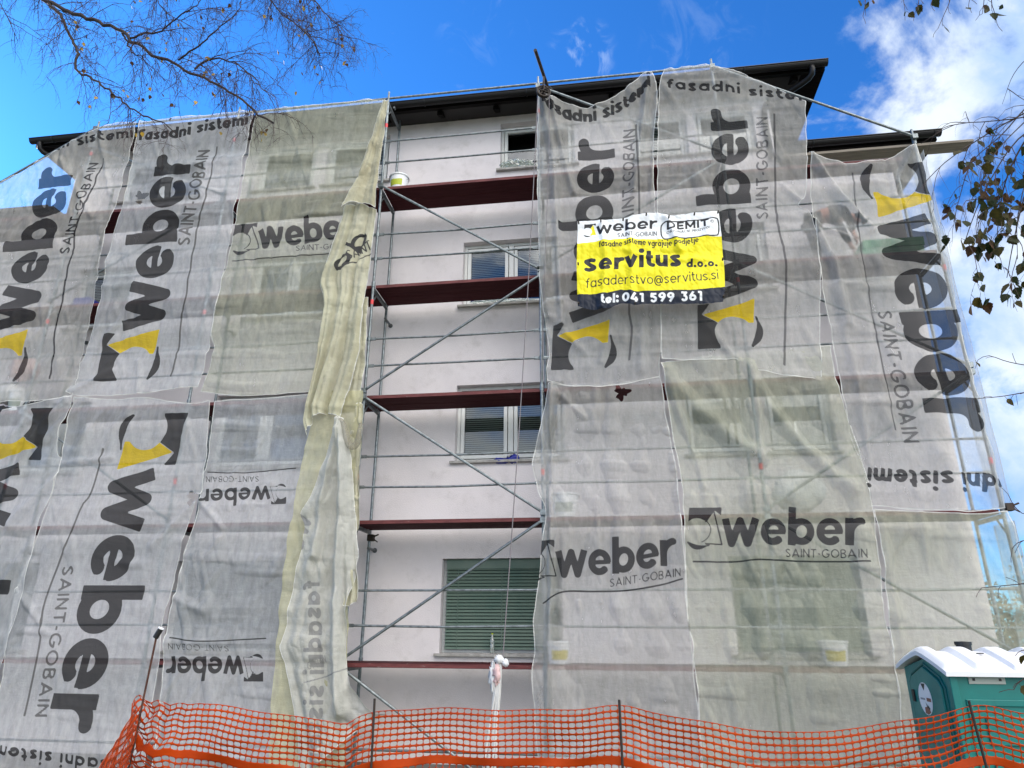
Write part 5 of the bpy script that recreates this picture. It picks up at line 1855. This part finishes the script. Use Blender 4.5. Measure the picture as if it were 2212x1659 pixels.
sj = [(hx + .20, wy, hzz + .075, .150), (hx + .34, wy, hzz + .10, .172), (hx + .50, wy, hzz + .07, .115), (hx + .535, wy, hzz + .05, .075), (hx + .47, wy - .17, hzz + .05, .078), (hx + .505, wy - .205, hzz - .14, .066),
      (hx + .47, wy + .17, hzz + .05, .078), (hx + .535, wy + .205, hzz - .12, .066), (hx + .535, wy - .20, hzz - .40, .048), (hx + .61, wy + .20, hzz - .37, .048)]
skin_mesh('shirt', sj, [(0, 1), (1, 2), (2, 3), (2, 4), (4, 5), (5, 8), (2, 6), (6, 7), (7, 9)], 'black_cloth', wk)
mb = MB()
ax_ = Vector((.62, 0, -.35)).normalized()
for o_, rr in ((0, 0),):
    blob(mb, (hx + .725, wy, hzz - .015), .098, .098, .085, 3, rough=.04)
    mb.box(hx + .79, hx + .88, wy - .07, wy + .07, hzz - .085, hzz - .073)
mb.build('cap', 'black_cloth', wk, smooth=True)
for s_, (fx, fy) in enumerate(((hx + .03, wy - .125), (hx + .11, wy + .125))):
    mb = MB()
    blob(mb, (fx, fy, wz + .045), .145, .052, .052, 5 + s_, rough=.05)
    mb.build('boot', 'black', wk, smooth=True)
mb = MB()
for s_ in (-1, 1):
    mb.tube([(hx + .790, wy + s_ * .034, hzz - .085), (hx + .797, wy + s_ * .034, hzz - .088)], .011, 10)
mb.tube([(hx + .795, wy, hzz - .105), (hx + .822, wy, hzz - .125), (hx + .792, wy, hzz - .135)], [.008, .015, .011], 8)
mb.tube([(hx + .770, wy - .026, hzz - .160), (hx + .779, wy, hzz - .163), (hx + .770, wy + .026, hzz - .160)], .006, 6)
mb.build('face', 'sticker_brown', wk)
# ------------------------------------------------------------------ birches
def wander(p, d, length, n, rg, droop, jit):
    pts = [Vector(p)]
    d = Vector(d).normalized()
    for k in range(n):
        d = (d + Vector((rg.gauss(0, jit), rg.gauss(0, jit), rg.gauss(0, jit) - droop * (k + 1) / n))).normalized()
        pts.append(pts[-1] + d * (length / n))
    return pts


def sprout(mb, lv, pts, r0, r1, rg, level, maxlevel, dens, length, droop, leafy=0., side=.9, bias=(0, 0, 0)):
    """Side twigs along a branch; the tips hang. lv collects leaf positions."""
    pts = [Vector(p) for p in pts]
    n = len(pts)
    for i in range(n - 1):
        seg = pts[i + 1] - pts[i]
        cnt = seg.length * dens
        k = int(cnt) + (1 if rg.random() < cnt - int(cnt) else 0)
        for _ in range(k):
            f = rg.random()
            p = pts[i].lerp(pts[i + 1], f)
            t_ = seg.normalized()
            rnd = Vector((rg.gauss(0, 1), rg.gauss(0, .6), rg.gauss(0, 1))).normalized()
            d = (t_ * .75 + rnd * side + Vector(bias)).normalized()
            ln = length * rg.uniform(.45, 1.15) * (1 - .35 * (i + f) / n)
            tw = wander(p, d, ln, 5 if level == maxlevel else 7, rg, droop, .14)
            ra = r0 * .55 if level < maxlevel else r0 * .5
            mb.tube(tw, [ra * (1 - .75 * q / (len(tw) - 1)) for q in range(len(tw))], 3 if level == maxlevel else 4, caps=False)
            if level < maxlevel:
                sprout(mb, lv, tw, ra, ra * .4, rg, level + 1, maxlevel, dens * 1.25, length * .46, droop * 1.1, leafy, side)
            if rg.random() < leafy:
                for _k in range(1 + (rg.random() < .6) + (rg.random() < .4)):
                    lv.append((tw[rg.randrange(2, len(tw))].copy(), rg.random()))


def leaf(mb, p, size, rg):
    """A birch leaf: a toothed rhomb folded along its midrib, hanging from a stalk."""
    dn = Vector((rg.gauss(0, .45), rg.gauss(0, .45), -1)).normalized()
    sd = dn.cross(Vector((rg.gauss(0, 1), rg.gauss(0, 1), rg.gauss(0, .3)))).normalized()
    nm = dn.cross(sd)
    st = p + dn * size * .35
    prof = [(0, 0), (.10, .24), (.27, .42), (.36, .36), (.50, .36), (.56, .28), (.72, .22), (.80, .14), (1.0, 0)]
    cup = rg.uniform(-.12, .22)
    vs = [p, st]
    mid, lf, rt = [], [], []
    for a, w in prof:
        c0 = st + dn * a * size + nm * (.10 * math.sin(a * 3) * cup * 2) * size
        mid.append(c0)
        lf.append(c0 + sd * w * size + nm * w * cup * size)
        rt.append(c0 - sd * w * size + nm * w * cup * size * rg.uniform(.6, 1.3))
    V = mid + lf + rt
    n = len(mid)
    fs = []
    for i in range(n - 1):
        fs.append((i, i + 1, n + i + 1, n + i))
        fs.append((i + 1, i, 2 * n + i, 2 * n + i + 1))
    mb.add(V, fs)
    mb.tube([p, st], .0009, 3, caps=False)


# left birch: trunk stands just outside the frame, limbs reach in above the scaffold
BY = -4.0
lt = thing('birch_tree', 'bare birch with fine drooping twigs and few yellow leaves, hanging into the upper left', 'tree', (-9.6, BY, ground_z(-9.6, BY)))
mb = MB()
gz = ground_z(-9.6, BY)
tr_pts = smooth_line([(-9.6, BY, gz - .1), (-9.62, BY, 3), (-9.5, BY - .05, 7), (-9.42, BY, 11), (-9.3, BY + .1, 15)], 30)
mb.tube(tr_pts, [.20 - .14 * k / 29 for k in range(30)], 14)
mb.build('trunk', 'birch_bark', lt, smooth=True)
rg = random.Random(5)
limbs = [
    ([(-330, 60), (-150, -60), (20, -60), (85, -6), (130, 18), (190, 40), (225, 52), (262, 66), (282, 84), (300, 96), (330, 118), (372, 136), (400, 148), (430, 166), (480, 190), (520, 212), (560, 250), (590, 262)], .040),
    ([(85, -6), (118, 22), (142, 58), (158, 92), (168, 118), (163, 150), (178, 160), (215, 178), (262, 218), (312, 250), (352, 264), (382, 292)], .022),
    ([(262, 66), (268, 80), (292, 116), (305, 118), (326, 118)], .014),
    ([(282, 84), (310, 72), (345, 68), (380, 40), (420, 14), (450, -20)], .014),
    ([(385, 128), (430, 98), (470, 62), (505, 32), (528, -10)], .012),
    ([(420, 150), (452, 128), (500, 134), (545, 165), (590, 215)], .012),
    ([(-330, 60), (100, -160), (380, -120), (520, -60), (570, -20), (600, 20), (640, 52), (672, 82), (690, 120)], .022),
    ([(520, -60), (610, -40), (665, -10), (715, 40), (742, 78)], .013),
    ([(100, -160), (260, -90), (330, -30), (350, 20), (420, 60)], .014),
    ([(-330, 60), (-60, -20), (10, 30), (40, 90)], .012),
]
lm = MB()
twm = MB()
lv = []
for k, (px, r0) in enumerate(limbs):
    yo = BY + rg.uniform(-.5, .5) if k > 1 else BY
    w = [Vector(P(a, b, BY + (yo - BY) * min(1, i / 4))) for i, (a, b) in enumerate(px)]
    w = [Vector(q) for q in smooth_line(w, len(px) * 4)]
    w = [q + Vector((rg.gauss(0, .012), 0, rg.gauss(0, .012))) for q in w]
    lm.tube(w, [r0 * (1 - .72 * i / (len(w) - 1)) for i in range(len(w))], 7)
    vis = [q for q in w if q.x > -8.6]
    sprout(twm, lv, vis, .0085, .004, rg, 1, 3, (7.5, 7.5, 7, 9, 9, 10, 10.5, 10.5, 9, 5)[k], 1.05, .42, .010, bias=(.18, 0, -.12))
lm.build('limb', 'bark', lt, smooth=True)
ox = twm.build('twigs', 'twig', lt)
mb = MB()
for p, q in lv:
    mb.use('leaf_yellow' if q < .55 else 'leaf_brown')
    leaf(mb, p, .055, rg)
mb.build('leaves', None, lt)

# right birch: nearer, its hanging sprays still carry leaves
RY = -7.0
gx = 4.6
rt_ = thing('birch_tree', 'birch sprays with green, olive and brown leaves hanging in at the right edge', 'tree', (gx, RY, ground_z(gx, RY)))
mb = MB()
tr_pts = smooth_line([(gx, RY, -.1), (gx + .03, RY, 2.5), (gx - .05, RY, 5), (gx - .1, RY + .05, 8), (gx - .05, RY, 11)], 26)
mb.tube(tr_pts, [.17 - .11 * k / 25 for k in range(26)], 14)
mb.build('trunk', 'birch_bark', rt_, smooth=True)
rg = random.Random(12)
lm, twm, lv = MB(), MB(), []
main = [
    ([(3000, 250), (2600, 150), (2400, 190), (2260, 225), (2180, 262), (2100, 310), (2040, 352), (2000, 392)], .008, 0),
    ([(3000, 250), (2600, 150), (2420, 200), (2280, 250), (2200, 300), (2150, 370), (2110, 450), (2085, 520)], .008, 1),
    ([(2600, 150), (2430, 180), (2300, 215), (2225, 250), (2140, 262), (2060, 270), (1990, 310)], .006, 0),
    ([(2600, 150), (2440, 210), (2330, 270), (2260, 330), (2215, 420), (2190, 520), (2175, 600)], .008, 1),
    ([(2600, 150), (2420, 160), (2290, 190), (2225, 225), (2165, 290), (2100, 350), (2072, 430), (2060, 480)], .006, 1),
    ([(2420, 160), (2290, 110), (2230, 120), (2190, 160), (2165, 225)], .004, 0),
    ([(2440, 210), (2350, 290), (2290, 400), (2250, 520), (2230, 640)], .007, 1),
    ([(2280, 250), (2225, 290), (2180, 370), (2160, 450), (2150, 560)], .005, 1),
    ([(2290, 190), (2225, 252), (2150, 330), (2120, 400), (2125, 470)], .004, 1),
    ([(2440, 210), (2360, 240), (2240, 345), (2200, 460), (2198, 560)], .005, 1),
]
for k, (px, r0, lf) in enumerate(main):
    yo = rg.uniform(-.35, .35)
    w = [Vector(P(a, b, RY + yo * min(1, i / 3))) for i, (a, b) in enumerate(px)]
    w = [Vector(q) for q in smooth_line(w, len(px) * 4)]
    lm.tube(w, [r0 * (1 - .8 * i / (len(w) - 1)) for i in range(len(w))], 6)
    n0 = int(len(w) * (.42 if lf else .3))
    sprout(twm, lv, w[n0:], .0034, .002, rg, 1, 2, 11 if lf else 8, .36, .55, .72 if lf else .05, side=.6)
# single hanging sprays at the top and along the right edge
for (px, leafs) in (([(1880, -60), (1872, -20), (1868, 15), (1864, 35)], 3), ([(1960, -60), (1952, -10), (1955, 25)], 2), ([(1990, -60), (1985, 0), (1976, 30)], 3), ([(2060, -60), (2052, 0), (2040, 30), (2026, 62)], 1),
                    ([(2090, -70), (2096, -20), (2092, 14)], 2), ([(2120, -60), (2126, -10), (2122, 30)], 3), ([(2150, -60), (2142, 0), (2148, 26), (2154, 52)], 3), ([(2010, -60), (2016, -20), (2012, 8)], 1),
                    ([(2330, 780), (2240, 790), (2180, 782), (2135, 768), (2112, 778)], 1), ([(2330, 850), (2240, 845), (2165, 856), (2100, 862)], 2), ([(2330, 1070), (2230, 1110), (2195, 1098), (2178, 1068)], 0),
                    ([(2330, 1160), (2230, 1165), (2200, 1172), (2186, 1186)], 1), ([(2330, 1250), (2200, 1262), (2120, 1270)], 0), ([(2340, 1380), (2260, 1400), (2215, 1405)], 2), ([(2340, 1440), (2260, 1450), (2205, 1470), (2190, 1490)], 3)):
    yo = rg.uniform(-.2, .2)
    w = [Vector(P(a, b, RY + yo)) for a, b in px]
    w = [Vector(q) for q in smooth_line(w, 16)]
    tws = MB()
    tws.tube(w, [.0030 * (1 - .6 * i / 15) for i in range(16)], 5)
    for _ in range(leafs):
        lv.append((w[rg.randrange(9, 16)] + Vector((rg.gauss(0, .012), 0, 0)), rg.random()))
    for i in range(3, 16, 3):
        t2 = wander(w[i], (w[min(15, i + 1)] - w[i - 1]).normalized() + Vector((rg.gauss(0, .6), 0, rg.gauss(0, .6))), .05, 3, rg, .3, .2)
        tws.tube(t2, .0012, 3, caps=False)
    tws.build('twig_spray', 'twig', rt_)
lm.build('limb', 'bark', rt_, smooth=True)
twm.build('twigs', 'twig', rt_)
mb = MB()
for p, q in lv:
    mb.use('leaf_green' if q < .48 else 'leaf_olive' if q < .78 else 'leaf_brown')
    leaf(mb, p, rg.uniform(.028, .058), rg)
mb.build('leaves', None, rt_)

# trees beyond the right end of the house, glimpsed through the netting
rg = random.Random(33)


def far_tree(x, y, h, wd, label, name='garden_tree'):
    z0 = GZ
    t_ = thing(name, label, 'tree', (x, y, z0), 'trees beyond the right end of the house')
    mb = MB()
    mb.tube([(x, y, z0 - .1), (x + .1, y, z0 + h * .4), (x, y, z0 + h * .8)], [.22, .15, .05], 8)
    for k in range(7):
        a = rg.uniform(0, 2 * PI)
        mb.tube([(x, y, z0 + h * (.25 + .06 * k)), (x + math.cos(a) * wd * .6, y + math.sin(a) * wd * .6, z0 + h * (.45 + .06 * k))], [.08, .02], 6)
    mb.build('trunk', 'bark', t_)
    mb = MB()
    for k in range(90):
        a, b_ = rg.uniform(0, 2 * PI), rg.uniform(-1, 1)
        rr = rg.random() ** .45
        c_ = Vector((x + math.cos(a) * math.sqrt(1 - b_ * b_) * wd * rr, y + math.sin(a) * math.sqrt(1 - b_ * b_) * wd * rr, z0 + h * .62 + b_ * h * .40 * rr))
        for _ in range(26):
            p = c_ + Vector((rg.gauss(0, .28), rg.gauss(0, .28), rg.gauss(0, .24)))
            s_ = rg.uniform(.05, .10)
            d1 = Vector((rg.gauss(0, 1), rg.gauss(0, 1), rg.gauss(0, 1))).normalized()
            d2 = d1.orthogonal().normalized()
            mb.add([p - d1 * s_, p + d2 * s_ * .6, p + d1 * s_, p - d2 * s_ * .6], [(0, 1, 2, 3)])
    mb.build('crown', 'foliage_far', t_)


far_tree(11.6, 7.5, 4.6, 1.9, 'tall olive green tree behind the right end net, beside the house corner')
far_tree(15.0, 9.5, 5.2, 2.3, 'broad brownish green tree at the far right edge beyond the scaffold')
mb = MB()
for k in range(1900):
    x, y = rg.uniform(6.6, 19), rg.uniform(6, 8)
    c_ = Vector((x, y, GZ + 3.5 * rg.random() ** .6 * (1 + .2 * math.sin(x * 2))))
    for _ in range(14):
        p = c_ + Vector((rg.gauss(0, .2), rg.gauss(0, .2), rg.gauss(0, .18)))
        s_ = rg.uniform(.04, .085)
        d1 = Vector((rg.gauss(0, 1), rg.gauss(0, 1), rg.gauss(0, 1))).normalized()
        d2 = d1.orthogonal().normalized()
        mb.add([p - d1 * s_, p + d2 * s_ * .6, p + d1 * s_, p - d2 * s_ * .6], [(0, 1, 2, 3)])
tag(mb.build('hedge', 'foliage_far'), 'brown and green hedge behind the nets at the lower right', 'hedge')
EXPOSURE = 0.36
# ------------------------------------------------------------------ sky, sun, camera
SUN_EL, SUN_DIR = math.radians(25), Vector((-.87, .5, 0)).normalized()
sdir = Vector((SUN_DIR.x * math.cos(SUN_EL), SUN_DIR.y * math.cos(SUN_EL), math.sin(SUN_EL)))
w = bpy.data.worlds.new('World')
bpy.context.scene.world = w
w.use_nodes = True
t = w.node_tree
t.nodes.clear()
o = node(t, 'ShaderNodeOutputWorld')
bg = node(t, 'ShaderNodeBackground')
bg.inputs['Strength'].default_value = .10
sky = node(t, 'ShaderNodeTexSky', sky_type='NISHITA')
sky.sun_disc = False
sky.sun_elevation = SUN_EL
sky.sun_rotation = math.atan2(SUN_DIR.x, SUN_DIR.y)
sky.altitude = 300
sky.air_density = 1.0
sky.dust_density = .25
sky.ozone_density = 2.2
tc = node(t, 'ShaderNodeTexCoord')
vec = tc.outputs['Generated']


def dotv(px=None, v=None):
    r = Vector(ray(*px)).normalized() if px else Vector(v).normalized()
    n = node(t, 'ShaderNodeVectorMath', operation='DOT_PRODUCT')
    link(t, vec, n.inputs[0])
    n.inputs[1].default_value = r
    return n.outputs['Value']


def cnoise(scale, detail, stretch=(1, 1, 1), rough=.58, dist=.4, off=(0, 0, 0)):
    mp = node(t, 'ShaderNodeMapping')
    mp.inputs['Scale'].default_value = stretch
    mp.inputs['Location'].default_value = off
    link(t, vec, mp.inputs['Vector'])
    n = node(t, 'ShaderNodeTexNoise')
    n.inputs['Scale'].default_value = scale
    n.inputs['Detail'].default_value = detail
    n.inputs['Roughness'].default_value = rough
    n.inputs['Distortion'].default_value = dist
    link(t, mp.outputs['Vector'], n.inputs['Vector'])
    return n.outputs['Fac']


add = lambda a, b: math_node(t, 'ADD', a, b)
mul = lambda a, b: math_node(t, 'MULTIPLY', a, b)
# clear sky, deeper blue as the phone rendered it
SKYMUL = (.36, 1.22, 2.25)
skyc = mixc(t, 1.0, sky.outputs[0], SKYMUL, 'MULTIPLY')
# heaped clouds on the right
n1 = cnoise(4.3, 9, (1, 1, 1.25))
n2 = cnoise(7.5, 8, (1, 1, 1.2), off=(3, 1, 0))
fld_ = add(mul(n1, .7), mul(n2, .3))
right = mrange(t, dotv((2400, 700)), .77, .99, -.215, .085)
cov = mrange(t, add(fld_, right), .47, .60, 0, 1, True)
# thin wisps near the top middle
wz_ = cnoise(22, 8, (1.0, 1.0, .6), dist=1.3, off=(1, 5, 2))
wm = mrange(t, dotv((1255, 120)), .9986, .9998, 0, 1, True)
wm2 = mrange(t, dotv((1040, 40)), .9975, .9996, 0, .5, True)
wm3 = mrange(t, dotv((1520, 60)), .996, .9996, 0, .6, True)
wisp = mul(mrange(t, wz_, .50, .72, 0, .32, True), add(mul(wm, .8), mul(add(wm2, wm3), .35)))
# unseen broken bright clouds behind the camera, added to light and model the facade
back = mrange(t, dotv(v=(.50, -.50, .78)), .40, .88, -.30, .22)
far_ = mrange(t, dotv(v=(0, -1, .1)), .2, .9, -.10, .09)
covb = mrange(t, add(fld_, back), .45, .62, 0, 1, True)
covf = mrange(t, add(fld_, far_), .47, .62, 0, 1, True)
shade = mrange(t, cnoise(5, 7, off=(9, 2, 4)), .35, .65, 0, 1, True)
cw = mixc(t, shade, (3.5, 5.3, 8.6), (8.0, 8.7, 9.4))
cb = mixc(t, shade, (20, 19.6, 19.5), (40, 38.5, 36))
c = mixc(t, mul(cov, .95), skyc, cw)
c = mixc(t, wisp, c, (8.0, 9.4, 10.8))
c = mixc(t, covf, c, (9, 9, 9.2))
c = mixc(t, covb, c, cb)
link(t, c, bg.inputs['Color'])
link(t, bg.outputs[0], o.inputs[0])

sl_ = bpy.data.lights.new('sun', 'SUN')
sl_.energy = 4.
sl_.angle = math.radians(.5)
sl_.color = (1, .93, .82)
so = bpy.data.objects.new('sun', sl_)
so.rotation_euler = sdir.to_track_quat('Z', 'Y').to_euler()
so.location = (-20, 15, 20)
C.objects.link(so)

cd = bpy.data.cameras.new('camera')
cd.sensor_fit = 'HORIZONTAL'
cd.sensor_width = 36
cd.lens = 36 * CAM_F / 2212
cd.clip_end = 500
cd.clip_start = .05
co = bpy.data.objects.new('camera', cd)
C.objects.link(co)
sy_, cy_ = math.sin(CAM_YAW), math.cos(CAM_YAW)
sp_, cp_ = math.sin(CAM_PITCH), math.cos(CAM_PITCH)
fwd = Vector((sy_ * cp_, cy_ * cp_, sp_))
right_ = Vector((cy_, -sy_, 0))
up_ = Vector((-sy_ * sp_, -cy_ * sp_, cp_))
cr_, sr_ = math.cos(CAM_ROLL), math.sin(CAM_ROLL)
rr_ = right_ * cr_ + up_ * sr_
uu_ = up_ * cr_ - right_ * sr_
co.matrix_world = Matrix(((rr_.x, uu_.x, -fwd.x, CAM_O[0]), (rr_.y, uu_.y, -fwd.y, CAM_O[1]), (rr_.z, uu_.z, -fwd.z, CAM_O[2]), (0, 0, 0, 1)))
sc = bpy.context.scene
sc.camera = co
sc.view_settings.view_transform = 'Standard'
sc.view_settings.look = 'None'
sc.view_settings.gamma = 1
sc.view_settings.use_curve_mapping = False
sc.view_settings.exposure = EXPOSURE
sc.render.engine = 'CYCLES'
sc.cycles.transparent_max_bounces = 24
sc.cycles.max_bounces = 8
sc.cycles.use_denoising = True
